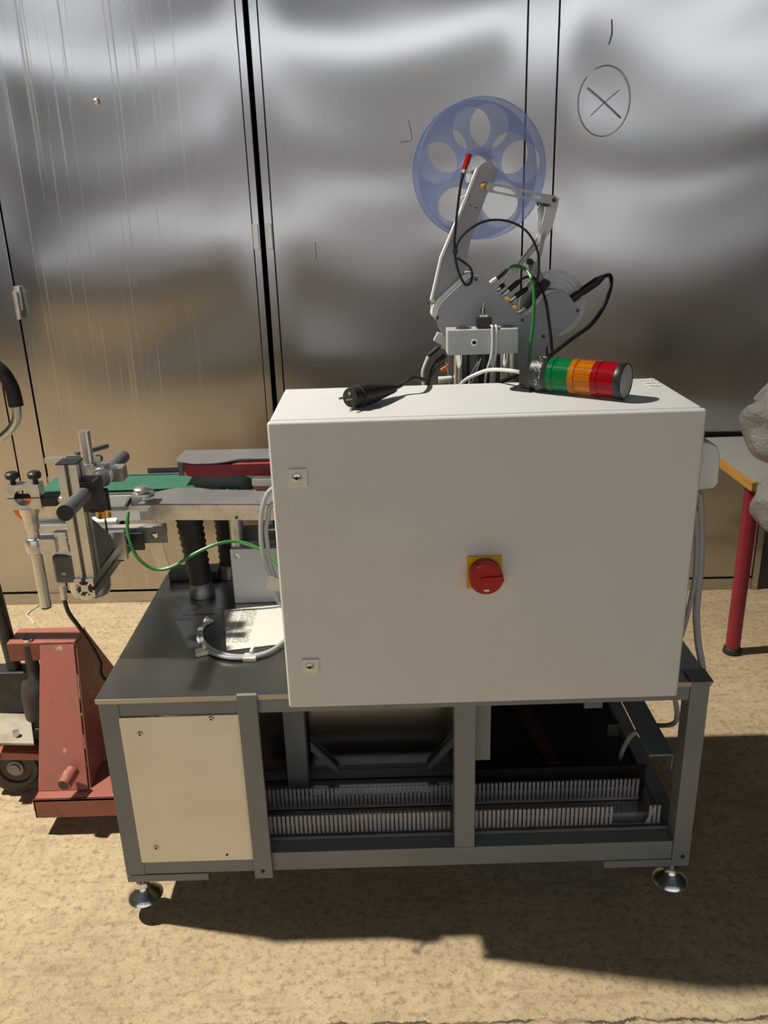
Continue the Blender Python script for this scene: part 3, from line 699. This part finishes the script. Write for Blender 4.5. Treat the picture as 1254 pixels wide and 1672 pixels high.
for i, (u0, u1) in enumerate(((804, 797), (811, 806))):
    MB().tube([(aty(u0, 533, .378).x, .400, q0.z+.006), (aty(u0, 533, .378).x, .386, q0.z+.007), aty(u0, 540, .380), aty(u0-1, 575, .380), aty(u1-3, 610, .380), aty(u1-6, 640, .380)], .0027).build('cable', M['cablewhite'], A)
for pts in ([(785, 585), (778, 605), (768, 630)], [(781, 590), (770, 610), (764, 635)]):
    cb(pts, .385, .0016, 'cablewhite')
# sensor bits at the lower left of the head
MB().obox(aty(719, 553, .46), .026, .02, .022, Matrix.Rotation(.5, 3, 'Y')).obox(aty(727, 562, .46), .014, .02, .022, Matrix.Rotation(.4, 3, 'Y')).build('peel_bracket', M['blockgrey'], A, bevel=.002)
for (u0, v0, u1, v1) in ((717, 566, 699, 582), (727, 580, 711, 592)):
    a, b = aty(u0, v0, .45), aty(u1, v1, .45)
    MB().ring([(.004, 0), (.0055, .005), (.0055, (b-a).length*.8), (.003, (b-a).length)], a, b-a, 12).build('connector_sleeve', M['rubber'], A)
cb([(699, 582), (692, 600), (690, 612), (693, 640)], .45, .0035, 'cablewhite')
cb([(711, 592), (704, 605), (700, 625), (697, 640)], .45, .0028, 'cableblack')
cb([(703, 615), (712, 600), (725, 592), (740, 590)], .47, .0028, 'cableblack')
MB().obox(aty(728, 601, .46), .026, .012, .010, Matrix.Rotation(-.55, 3, 'Y')).build('orange_clip', M['orange'], A, bevel=.002)
MB().cyl(aty(716, 621, .44), aty(738, 618, .44), .0085, .0065).cyl(aty(728, 590, .45), aty(733, 615, .45), .0022).build('air_fitting', M['white'], A)

# ------------------------------------------------------------------ conveyor
C = thing('belt_conveyor', 'green belt conveyor with steel body reaching out left of the machine', 'conveyor', (-.38, .70, .605))
ZC = .885
bp = [(-.70, ZC), (-.18, ZC), (-.155, ZC-.012), (-.150, ZC-.028), (-.165, ZC-.042), (-.70, ZC-.042), (-.722, ZC-.034), (-.730, ZC-.021), (-.722, ZC-.008)]
MB().prism([(x, .635, z) for x, z in bp], (0, .125, 0)).build('belt', M['belt_green'], C, bevel=.002)
# steel body with folded side sheet
MB().prism([(-.735, .628, ZC-.005), (-.735, .628, ZC-.075), (-.18, .628, ZC-.075), (-.18, .628, ZC-.005)], (0, -.003, 0)).build('side_sheet', M['castalu'], C, bevel=.001)
MB().box(-.735, -.18, .763, .767, ZC-.08, ZC+.003).build('side_sheet', M['castalu'], C)
MB().prism([(-.53, .592, .812), (-.372, .592, .812), (-.372, .618, ZC-.010), (-.53, .618, ZC-.010)], (0, .003, 0)).build('apron_sheet', M['apron'], C, bevel=.001)
sp = MB().box(-.62, -.36, .535, .560, .790, .815).build('support_beam', M['alu'], C, bevel=.002)
MB().box(-.46, -.355, .530, .535, .770, .815).build('slot_bracket', M['plategrey'], C, bevel=.003)
for x in (-.425, -.385):
    MB().ring([(.010, 0), (.010, .005), (.007, .008)], (x, .53, .793), (0, -1, 0), 14).build('bolt', M['chrome'], C)
MB().box(-.46, -.12, .790, .794, ZC-.01, ZC+.012).build('guide_rail', M['plategrey'], C)
MB().box(-.73, -.50, .60, .70, ZC-.135, ZC-.08).build('drive_housing', M['castalu'], C, bevel=.006)
MB().cyl((-.60, .615, .79), (-.50, .615, .79), .036).build('drive_drum', M['castalu'], C)
MB().box(-.66, -.43, .425, .440, .770, .845).build('mounting_plate', M['alu'], C, bevel=.002)
# gear motor hanging below the end
mc = aty(140, 935, .40)
mo = MB().ring([(.045, .075), (.045, .0), (.049, -.002), (.049, -.050), (.044, -.062), (.030, -.068)], (mc.x, .42, mc.z), (0, 0, 1), 36).build('motor_cover', M['castalu'], C)
MB().cyl((mc.x, .42, mc.z), (mc.x, .42, mc.z+.09), .044, n=32).build('motor_body', M['motor'], C)
for k in range(18):
    a = 2*math.pi*k/18
    MB().obox((mc.x+.047*math.cos(a), .42+.047*math.sin(a), mc.z+.045), .012, .003, .085, Matrix.Rotation(a, 3, 'Z')).build('cooling_fin', M['motor'], C)
tb0 = aty(107, 926, .36)
tb = MB().box(tb0.x-.026, tb0.x+.030, .345, .385, tb0.z-.038, tb0.z+.036).build('terminal_box', M['motor'], C, bevel=.010, seg=3)
MB().obox(aty(104, 937, .344), .011, .001, .006).build('rating_plate', M['castalu'], tb)
MB().cyl(aty(103, 958, .36), aty(105, 978, .36), .008).build('cable_gland', M['castalu'], tb)
MB().tube([aty(104, 975, .36), aty(112, 1000, .38), aty(130, 1025, .42), aty(150, 1055, .46), aty(163, 1080, .48), aty(172, 1110, .48), (-.45, .50, .30), (-.43, .5, .2)], .0055).build('motor_cable', M['cableblack'], C)
# bellows columns standing on the table
def bellows(cx_, cy_, z0, z1, r, lean):
    pr = []; n = 11; hh = z1-z0
    for k in range(n):
        pr += [(r*(.86-.12*(1-k/n)), hh*k/n), (r*(1-.16*(1-k/n)), hh*(k+.5)/n)]
    pr.append((r*.86, hh))
    b = MB().ring(pr, (cx_, cy_, z0), (lean, 0, 1), 28).build('bellows', M['rubber'], C, angle=80)
    MB().ring([(.034, .0), (.034, .016), (.029, .022), (.029, .040)], (cx_, cy_, .606), (0, 0, 1), 28).build('column_clamp', M['greytube'], C)
    MB().cyl((cx_, cy_, .62), (cx_, cy_, z0+.02), .018).build('column_rod', M['darkmetal'], C)
    return b
bellows(-.288, .56, .640, .838, .0365, -.07)
bellows(-.232, .68, .640, .838, .033, .0)
MB().box(-.315, -.255, .535, .585, .834, .845).build('column_head', M['castalu'], C, bevel=.003)
MB().box(-.40, -.26, .650, .712, .6055, .632).build('foot_block', M['darkmetal'], C, bevel=.004)
sb = MB().prism([(-.435, .700, .605), (-.405, .700, .605), (-.435, .700, .82), (-.49, .700, .82)], (0, .004, 0)).build('stay_plate', M['alu'], C)

# infeed side guide box in front of the belt
G = thing('side_guide_box', 'long grey side guide box with dark cover plate beside the green belt', 'guide', (-.22, .55, .845))
ga = math.radians(-5.5); GU = Vector((math.cos(ga), math.sin(ga), 0)); GV = Vector((-math.sin(ga), math.cos(ga), 0)); g0 = Vector((-.412, .512, 0))
def gp(a, b, z): q = g0+GU*a+GV*b; return Vector((q.x, q.y, z))
gz = .884
MB().prism([gp(0, 0, gz-.042), gp(.42, 0, gz-.042), gp(.42, .10, gz-.042), gp(.012, .10, gz-.042)], (0, 0, .041)).build('box_body', M['castalu'], G, bevel=.001)
MB().prism([gp(-.002, -.002, gz), gp(.42, -.002, gz), gp(.42, .108, gz), gp(.215, .108, gz), gp(.19, .112, gz), gp(.168, .126, gz), (gp(.06, .126, gz)), gp(.022, .100, gz)], (0, 0, .003)).build('cover_plate', M['plategrey'], G, bevel=.0006)
for a_, b_2 in ((.20, .112), (.30, .016), (.05, .105)):
    MB().ring([(.003, 0), (.003, .002)], gp(a_, b_2, gz+.003), (0, 0, 1), 10).build('screw', M['chrome'], G)
MB().ring([(.004, 0), (.004, .001)], gp(.25, 0, gz-.034), -GV, 12).build('screw', M['darkmetal'], G)
MB().prism([gp(.27, .098, gz+.016), gp(.42, .098, gz+.016), gp(.42, .125, gz+.016), gp(.27, .125, gz+.016)], (0, 0, .020)).build('guide_bar', M['alu'], G, bevel=.002)
MB().cyl(gp(.235, .04, .66), gp(.235, .04, gz-.042), .018).build('post', M['alu'], G)
MB().cyl(gp(.235, .04, .606), gp(.235, .04, .67), .026).build('post', M['greytube'], G)
# little drive block at its left end
db = MB().obox(gp(-.012, .060, gz-.006), .052, .050, .034, Matrix.Rotation(ga, 3, 'Z')).build('sensor_block', M['castalu'], G, bevel=.004)
MB().ring([(.018, 0), (.020, .004), (.020, .012), (.014, .016)], gp(-.012, .060, gz+.011), (0, 0, 1), 24).build('sensor_cap', M['alu'], db)
MB().ring([(.006, 0), (.006, .022), (.004, .034)], gp(-.035, .040, gz+.004), Vector((-.3, -.6, -.6)), 12).build('connector', M['black'], db)
MB().obox(gp(.018, .025, gz+.006), .03, .012, .008, Matrix.Rotation(ga+.5, 3, 'Z')).build('clamp_bar', M['castalu'], db, bevel=.002)
gq = gp(-.035, .040, gz+.004)+Vector((-.3, -.6, -.6)).normalized()*.034
MB().tube([gq, aty(209, 835, .50), aty(208, 860, .48), aty(214, 890, .46), aty(228, 914, .45), aty(252, 929, .45), aty(280, 926, .45), aty(320, 903, .46), aty(355, 888, .47), aty(385, 884, .48), aty(415, 892, .47), aty(440, 908, .44), aty(462, 930, .40)], .0042).build('green_cable', M['cablegreen'], G)

# red wrap belt behind the conveyor belt
RBt = thing('wrap_belt_unit', 'red foam belt unit under a dark grey cover plate above the conveyor', 'belt unit', (-.2, .67, .905))
zr = .957
top = [(-.341, .650), (-.334, .738), (.02, .725), (.02, .628), (-.170, .636), (-.205, .612), (-.235, .603), (-.285, .606), (-.330, .630)]
MB().prism([(x, y, zr) for x, y in top], (0, 0, .003)).build('cover_plate', M['plategrey'], RBt, bevel=.0006)
for x, y in ((-.32, .728), (-.145, .645)):
    MB().ring([(.003, 0), (.003, .002)], (x, y, zr+.003), (0, 0, 1), 10).build('screw', M['chrome'], RBt)
bl = [(-.318, .668), (-.322, .650), (-.314, .634), (-.295, .624), (-.26, .620), (.02, .616), (.02, .700), (-.29, .712), (-.312, .700)]
MB().prism([(x, y, zr-.040) for x, y in bl], (0, 0, .034)).build('foam_belt', M['belt_red'], RBt, bevel=.002)
MB().prism([(x*.98, y+.012, zr-.006) for x, y in bl], (0, 0, .006)).build('belt_carrier', M['darkmetal'], RBt)
MB().box(-.338, -.325, .655, .735, zr-.045, zr).build('end_plate', M['plategrey'], RBt)
MB().box(-.10, -.05, .66, .70, .606, zr-.04).build('support_post', M['greytube'], RBt, bevel=.003)

# ------------------------------------------------------------------ sensor stand of aluminium profiles
Q = thing('sensor_stand', 'aluminium profile stand with clamped grey cross tube at the conveyor end', 'stand', (-.41, .25, .83))
def tslot(h=.02175):
    o_ = []
    base = [(h, -.0049), (h-.0049, -.0049), (h-.0049, -.0103), (h-.0082, -.0103), (h-.0136, -.006), (h-.0136, .006), (h-.0082, .0103), (h-.0049, .0103), (h-.0049, .0049), (h, .0049), (h, h)]
    for k in range(4):
        c_, s_ = (1, 0, -1, 0)[k], (0, 1, 0, -1)[k]
        o_ += [(x*c_-y*s_, x*s_+y*c_) for x, y in base]
    return o_
ts = tslot()
vx, vy = -.4755, .2765
MB().prism([(vx+a, vy+b, .8005) for a, b in ts], (0, 0, .2665)).build('upright_profile', M['alu'], Q)
MB().box(vx-.023, vx+.023, vy-.023, vy+.023, 1.067, 1.0705).build('end_cap', M['black'], Q, bevel=.001)
MB().prism([(vx+a, .244, .7785+b) for a, b in ts], (0, .285, 0)).build('base_profile', M['alu'], Q)
MB().prism([(vx+.004, vy+.023, .8015), (vx+.004, .440, .8015), (vx+.004, .412, .842), (vx+.004, vy+.023, .934)], (.013, 0, 0)).build('corner_gusset', M['motor'], Q, bevel=.001)
ag = MB().box(vx+.023, vx+.030, .44, .520, .760, .806).box(vx+.023, vx+.064, .510, .520, .760, .806).build('angle_bracket', M['darkmetal'], Q, bevel=.001)
MB().ring([(.010, 0), (.010, .006), (.006, .008)], (vx+.030, .475, .782), (1, 0, 0), 16).build('bolt', M['chrome'], ag)
tz, tx = 1.0005, -.445
MB().cyl((tx, .134, tz), (tx, .549, tz), .0163, n=28).build('cross_tube', M['greytube'], Q)
MB().cyl((tx, .130, tz), (tx, .1345, tz), .0170, n=28).build('end_cap', M['rubber'], Q)
MB().box(tx-.024, tx+.026, .256, .307, tz-.037, tz+.028).build('tube_clamp', M['black'], Q, bevel=.004)
MB().box(tx-.020, tx+.022, .291, .300, tz-.057, tz-.033).build('clamp_bracket', M['black'], Q, bevel=.002)
# cross clamp carrying the vertical rod
MB().ring([(.0223, -.024), (.0234, -.021), (.0234, .021), (.0223, .024)], (tx, .394, tz), (0, 1, 0), 28).ring([(.0180, -.013), (.0196, -.011), (.0196, .024)], (tx-.033, .394, tz+.0065), (0, 0, 1), 24).obox((tx-.013, .394, tz+.013), .044, .039, .024).obox((tx+.033, .400, tz+.002), .028, .039, .033).build('cross_clamp', M['castalu'], Q, bevel=.001)
MB().cyl((tx-.033, .394, tz+.0175), (tx-.033, .394, tz+.107), .0136, n=28).build('vertical_rod', M['alu'], Q)
# sensor under the clamp
MB().cyl((tx+.002, .345, tz-.087), (tx+.002, .345, tz-.067), .0175).build('sensor_ring', M['brass'], Q)
MB().cyl((tx+.002, .345, tz-.067), (tx+.002, .345, tz-.022), .0185).build('sensor_body', M['black'], Q)
MB().cyl((tx+.004, .345, tz-.126), (tx+.004, .345, tz-.087), .0024, n=8).build('sensor_pin', M['black'], Q)
MB().box(tx-.011, tx+.109, .334, .361, tz-.072, tz-.0685).build('strap', M['castalu'], Q)

# guide-rail holder at the far left: forked clamp on a rod
H = thing('rail_holder', 'cast aluminium forked rail clamp on an upright rod left of the conveyor', 'clamp', (-.585, .27, .72))
hb = [aty(9, 795, .27), aty(64, 789, .27), aty(62, 830, .27), aty(16, 834, .27)]
x0_, x1_ = hb[0].x, hb[1].x-.004; z1_ = (hb[0].z+hb[1].z)/2; z0_ = (hb[2].z+hb[3].z)/2
wd = x1_-x0_; ht = z1_-z0_
plate('clamp_block', M['castalu'], [(0, 0), (wd, 0), (wd, ht), (0, ht)], [circ(wd*.46, ht*.47, .0185, 28)], .030, H, (x0_, .285, z0_), (1, 0, 0), (0, 0, 1))
MB().box(x0_-.001, x1_+.001, .268, .302, z0_+ht*.455, z0_+ht*.475).build('split_line', M['gap'], H)
for f_ in (.16, .86):
    kx = x0_+wd*f_
    MB().ring([(.006, 0), (.006, .010), (.013, .011), (.015, .016), (.015, .022), (.011, .026)], (kx, .285, z1_), (0, 0, 1), 9).build('knob', M['black'], H, angle=30)
zc = z0_
cx2 = x0_+wd*.50
MB().ring([(.021, 0), (.021, -.012), (.017, -.020), (.016, -.048), (.0125, -.056), (.0125, -.10)], (cx2, .285, zc), (0, 0, 1), 24).build('stem', M['castalu'], H)
MB().ring([(.0165, -.110), (.0215, -.106), (.0225, -.090), (.0205, -.076), (.0165, -.072)], (cx2, .285, zc), (0, 0, 1), 24).obox((cx2+.032, .285, zc-.09), .036, .030, .034).build('rod_clamp', M['castalu'], H, bevel=.001)
MB().obox((cx2+.060, .290, zc-.085), .030, .022, .05).build('clamp_lug', M['castalu'], H, bevel=.004)
MB().cyl((cx2-.002, .285, zc-.10), (cx2-.002, .285, zc-.245), .0125, n=24).build('rod', M['alu'], H)
MB().cyl((cx2-.002, .285, zc-.249), (cx2-.002, .285, zc-.245), .0115, n=24).build('end_cap', M['rubber'], H)
MB().cyl((cx2-.02, .295, zc-.088), (vx, .295, zc-.088), .011, n=20).build('cross_rod', M['alu'], H)
MB().box(x1_-.002, x1_+.034, .27, .30, z0_+.004, z0_+.026).build('lug', M['black'], H, bevel=.004)
MB().cyl((x1_+.03, .285, z0_+.016), (-.44, .285, z0_+.016), .007, n=14).build('cross_pin', M['alu'], H)
MB().ring([(.028, 0), (.030, .01), (.022, .022)], (x0_-.004, .34, z0_-.022), (.3, 1, 0), 20).build('reflector', M['orange'], H)

# rear guide bar
RG = thing('rear_guide_bar', 'short flat aluminium guide bar with screw on the far side of the conveyor', 'guide bar', (-.70, .80, .90))
ga0, ga1 = aty(72, 745, .78), aty(165, 747, .78)
MB().box(ga0.x, ga1.x, .775, .795, ga1.z-.012, ga1.z+.004).build('flat_bar', M['alu'], RG, bevel=.001)
MB().cyl((ga1.x-.01, .785, .86), (ga1.x-.01, .785, ga1.z+.006), .007).build('support_pin', M['darkmetal'], RG)
MB().cyl((ga1.x-.07, .78, ga1.z+.010), (ga1.x-.005, .86, ga1.z+.012), .008).build('clamp_pin', M['greytube'], RG)
MB().obox((ga1.x-.072, .782, ga1.z+.007), .045, .02, .005).build('clamp_tab', M['plategrey'], RG)

# motor box on the table, behind the enclosure's left edge
GB = thing('drive_cover', 'light grey sheet metal drive cover standing on the table behind the paper', 'cover', (-.08, .58, .605))
g1 = MB().box(-.191, .010, .500, .660, .6055, .759).build('cover', M['enc'], GB, bevel=.002)
MB().ring([(.0075, 0), (.0075, .002), (.005, .003)], (-.174, .500, .740), (0, -1, 0), 18).build('bolt', M['castalu'], g1)
MB().box(-.19, -.02, .52, .64, .759, .772).build('top_flange', M['plategrey'], GB, bevel=.002)

# ------------------------------------------------------------------ loose things on the table
def ztab(u, v, dz=0): return atz(u, v, .6055+dz)
pp = [ztab(367, 999), ztab(470, 983), ztab(470, 1051), ztab(370, 1063)]
o0 = pp[3]; eu = (pp[2]-pp[3]); ew = (pp[0]-pp[3])
nx, ny = 12, 10; vs = []; fs = []
for lay in (0, 1):
    for j in range(ny+1):
        for i in range(nx+1):
            a_, b_3 = i/nx, j/ny
            z = .0003+.0012*math.sin(3*a_+1)*b_3+.010*max(0, b_3-.6)**2*6*(1-a_*.3)*.25
            q = o0+eu*a_+ew*b_3; vs.append((q.x, q.y, .6055+z+lay*.0012))
n_ = (nx+1)*(ny+1)
for j in range(ny):
    for i in range(nx):
        k = j*(nx+1)+i; fs += [(k, k+nx+1, k+nx+2, k+1), (n_+k, n_+k+1, n_+k+nx+2, n_+k+nx+1)]
ring = [i for i in range(nx+1)]+[j*(nx+1)+nx for j in range(1, ny+1)]+[ny*(nx+1)+i for i in range(nx-1, -1, -1)]+[j*(nx+1) for j in range(ny-1, 0, -1)]
for k in range(len(ring)): a_, b_3 = ring[k], ring[(k+1) % len(ring)]; fs.append((a_, b_3, n_+b_3, n_+a_))
tag(MB().add(vs, fs).build('paper_sheet', M['paper']), 'printed white paper lying on the steel table under a cable coil', 'paper')
CC = thing('cable_coil', 'grey double cable lying in a curve on the steel table with cream clips', 'cable', (-.15, .25, .6055))
for k, off in enumerate((0, .010)):
    pts = [ztab(342, 1016, .006), ztab(330, 1022, .007), ztab(323, 1036, .007), ztab(328, 1052, .007), ztab(345, 1066, .007), ztab(375, 1074, .007), ztab(410, 1073, .007), ztab(440, 1064, .008), ztab(462, 1047, .009), ztab(480, 1030, .010)]
    pts = [p+Vector((off*.6, off*.9, 0)) for p in pts]
    MB().tube(pts, .0044).build('cable', M['cablegrey'], CC)
for u, v, r in ((330, 1066, .35), (409, 1075, -.1)):
    p = ztab(u, v); ro = Matrix.Rotation(r, 3, 'Z')
    cl = MB().obox(p+Vector((0, -.004, .005)), .030, .026, .010, ro).build('clip_base', M['mount'], CC, bevel=.002)
    MB().obox(p+Vector((.002, .010, .011)), .005, .018, .014, ro).obox(p+Vector((.004, .016, .016)), .004, .030, .002, ro).build('cable_tie', M['white'], cl)
p = ztab(338, 1018); MB().ring([(.006, -.006), (.008, -.002), (.008, .006)], p+Vector((0, 0, .008)), (.5, .8, .1), 14).build('ferrule', M['castalu'], CC)
DC = thing('dropping_cable', 'pair of grey cables hanging from behind the enclosure with a cream tag', 'cable', (-.05, .36, .6055))
for k, of in enumerate((0, 14)):
    MB().tube([(.06, .300, .985-.03*k), (.03, .35, .990-.03*k), aty(446, 797+of*1.8, .36), aty(431+of*.5, 820+of*1.8, .36), aty(426+of*.6, 850+of, .36), aty(427+of*.7, 890, .36), aty(434+of*.5, 920, .36), aty(447+of*.3, 950, .37), aty(458, 985, .38), (.02, .38, .64)], .0055).build('cable', M['cablegrey'], DC)
a_ = aty(449, 953, .362); MB().obox(a_, .036, .003, .034, Matrix.Rotation(.35, 3, 'Y')).build('tag', M['mount'], DC)

# ------------------------------------------------------------------ pallet truck carrying the machine
P = thing('pallet_truck', 'worn red hand pallet truck with forks pushed under the machine', 'pallet truck', (-.75, .63, 0))
tr = M['truck']
def fork(y0, y1):
    b = MB().box(-.755, .380, y0, y1, .103, .1115).box(-.755, .380, y0, y0+.006, .052, .1115).box(-.755, .380, y1-.006, y1, .052, .1115).box(-.755, -.749, y0, y1, .052, .1115)
    f = b.build('fork', tr, P, bevel=.0015)
    MB().cyl((.300, (y0+y1)/2-.04, .040), (.300, (y0+y1)/2+.04, .040), .040, n=24).build('fork_roller', M['blacktyre'], P)
    MB().obox((.27, (y0+y1)/2, .065), .09, .10, .012).build('roller_arm', tr, P)
fork(.360, .520); fork(.740, .900)
def wedge(pts, th):
    n = (Vector(pts[1])-Vector(pts[0])).cross(Vector(pts[-1])-Vector(pts[0])).normalized()*th
    return MB().prism(pts, n)
near = [(-.752, .400, .110), (-.617, .400, .110), (-.668, .590, .452), (-.762, .590, .452)]
far = [(-.752, .860, .110), (-.617, .860, .110), (-.668, .670, .452), (-.762, .670, .452)]
sh = wedge(near, .006).build('tower_sheet', tr, P, bevel=.0015)
wedge(far, .006).build('tower_sheet', tr, P, bevel=.0015)
wedge([near[1], far[1], far[2], near[2]], .006).build('front_sheet', tr, P, bevel=.0015)
MB().box(-.855, -.664, .585, .675, .450, .462).box(-.855, -.760, .585, .591, .405, .452).box(-.855, -.850, .585, .675, .405, .452).build('top_bridge', tr, P, bevel=.003)
pz = aty(112, 1262, .40)
pin = MB().cyl((pz.x+.012, .402, pz.z+.006), (pz.x+.003, .352, pz.z-.004), .019, n=20).build('axle_boss', tr, P, bevel=.002)
MB().cyl((pz.x+.0032, .353, pz.z-.0038), (pz.x+.0028, .350, pz.z-.0043), .013, n=20).build('axle_end', M['darkmetal'], pin)
# hydraulic pump, yoke and steering wheels
MB().ring([(.042, .20), (.046, .21), (.046, .30), (.040, .33), (.022, .35), (.018, .38), (.018, .452)], (-.800, .60, 0), (0, 0, 1), 24).build('hydraulic_pump', M['darkpump'], P)
MB().ring([(.014, .38), (.014, .47)], (-.80, .60, 0), (0, 0, 1), 16).build('pump_rod', M['chrome'], P)
MB().box(-.90, -.72, .55, .71, .17, .205).build('pump_base', M['darkpump'], P, bevel=.004)
MB().prism([(-.905, .47, .212), (-.775, .47, .205), (-.835, .60, .218), (-.93, .60, .222)], (0, 0, .008)).build('yoke_plate', M['dusty'], P, bevel=.002)
MB().cyl((-.835, .50, .21), (-.835, .50, .235), .009, n=6).build('bolt', M['castalu'], P)
MB().prism([(-.92, .500, .168), (-.72, .500, .150), (-.72, .500, .120), (-.80, .500, .135), (-.93, .500, .140)], (0, .05, 0)).build('axle_arm', tr, P, bevel=.003)
MB().cyl((-.905, .499, .150), (-.905, .490, .150), .014, n=16).build('bolt', M['castalu'], P)
for y in (.530, .690):
    wh = MB().ring([(.088, 0), (.092, .006), (.092, .044), (.088, .050)], (-.872, y, .092), (0, 1, 0), 40, cap=True).build('steering_wheel', M['blacktyre'], P)
    MB().ring([(.068, -.001), (.064, -.006), (.050, -.006), (.046, .0)], (-.872, y, .092), (0, 1, 0), 32, cap=False).build('wheel_rim', M['darkmetal'], wh)
    MB().ring([(.024, .0), (.024, -.006), (.016, -.007), (.016, -.012), (.008, -.013)], (-.872, y, .092), (0, 1, 0), 24).build('wheel_hub', M['greytube'], wh)
# drawbar and loop handle
MB().tube([(-.865, .63, .30), (-.880, .63, .60), (-.905, .63, .95), (-.925, .63, 1.10)], .020, 12).build('drawbar', M['darkmetal'], P)
MB().box(-.935, -.81, .60, .66, .22, .36).build('drawbar_foot', M['darkmetal'], P, bevel=.006)
hp_ = [(-.925, .63, 1.10), (-.86, .63, 1.045), (-.790, .63, 1.035), (-.738, .63, 1.075), (-.726, .63, 1.12), (-.730, .63, 1.17), (-.752, .63, 1.215), (-.80, .63, 1.24), (-.88, .63, 1.235), (-.95, .63, 1.20), (-.965, .63, 1.14)]
lo = MB().tube(hp_, .0115, 12, closed=True).build('loop_handle', M['castalu'], P)
MB().tube(catmull([Vector(p) for p in hp_[4:9]], 6), .0185, 12, smooth=False).build('grip', M['rubber'], lo)

# ------------------------------------------------------------------ bench with red legs at the right
B = thing('work_bench', 'bench with grey top, beech edge and round red leg at the right', 'table', (1.75, 1.25, 0))
zb = .69
bx0, by0, by1 = 1.415, 1.122, 1.68
MB().box(bx0+.012, 2.15, by0, by1, zb-.030, zb).build('bench_top', M['tabletop'], B, bevel=.001)
MB().box(bx0, bx0+.0118, by0, by1, zb-.031, zb-.0005).build('edge_strip', M['beech'], B, bevel=.0015)
MB().box(bx0, 2.15, by0-.012, by0-.0002, zb-.031, zb-.0005).build('edge_strip', M['beech'], B, bevel=.0015)
for x, y in ((1.468, 1.213), (2.08, 1.213), (1.468, 1.60), (2.08, 1.60)):
    if (x, y) == (1.468, 1.60): continue
    lg = MB().cyl((x, y, .018), (x, y, zb-.030), .0255, n=32).build('leg', M['leg_red'], B)
    MB().ring([(.032, 0), (.033, .004), (.031, .020), (.027, .024)], (x, y, 0), (0, 0, 1), 32).build('foot_cap', M['rubber'], lg)

# plastic-wrapped bundle hanging over the bench edge
def blob(c, r, seed, n1=28, n2=20):
    rn = random.Random(seed); ph = [(rn.uniform(2, 7), rn.uniform(2, 7), rn.uniform(2, 7), rn.uniform(0, 6)) for _ in range(7)]; vs = []; fs = []
    for j in range(n2+1):
        th_ = math.pi*j/n2
        for i in range(n1):
            a = 2*math.pi*i/n1; d = Vector((math.sin(th_)*math.cos(a), math.sin(th_)*math.sin(a), math.cos(th_)))
            k = 1+sum(.035*math.sin(p[0]*d.x+p[1]*d.y+p[2]*d.z+p[3]) for p in ph)
            vs.append(Vector(c)+Vector((d.x*r[0], d.y*r[1], d.z*r[2]))*k)
    for j in range(n2):
        for i in range(n1): i2 = (i+1) % n1; fs.append((j*n1+i, (j+1)*n1+i, (j+1)*n1+i2, j*n1+i2))
    return MB().add(vs, fs)
BG = thing('plastic_bag', 'clear plastic wrapped bundle slumped over the bench at the right edge', 'bag', (1.48, 1.10, zb))
bc1, bc2 = aty(1276, 692, 1.03), aty(1290, 824, 1.01)
blob(bc1, (.112, .10, .122), 3).build('upper_bulge', M['bag'], BG, angle=80)
blob(bc2, (.116, .085, .104), 5).build('lower_bulge', M['bag'], BG, angle=80)
MB().ring([(.050, -.04), (.030, 0), (.048, .05)], (bc1+bc2)/2, bc1-bc2, 14).build('twisted_neck', M['bag'], BG, angle=80)
MB().prism([aty(1232, 652, 1.04), aty(1262, 620, 1.04), aty(1262, 652, 1.03), aty(1240, 660, 1.03)], (0, .012, 0)).build('film_flap', M['bag'], BG)

# bits on the floor
sg = [atz(66, 986, .003), atz(58, 992, .003), atz(48, 999, .003), atz(44, 1005, .003), atz(51, 1011, .003), atz(56, 1018, .003)]
tag(MB().tube(sg, .0028, 6).build('string_scrap', M['mount']), 'scrap of white string on the floor below the cabinet', 'string')
tag(MB().prism([(.565, .655, .168), (.612, .655, .168), (.655, .365, .168), (.618, .365, .168)], (0, 0, .012)).build('wooden_strip', M['wood_dark'], bevel=.002), 'brown wooden strip lying in the dark right bay of the machine frame', 'strip')
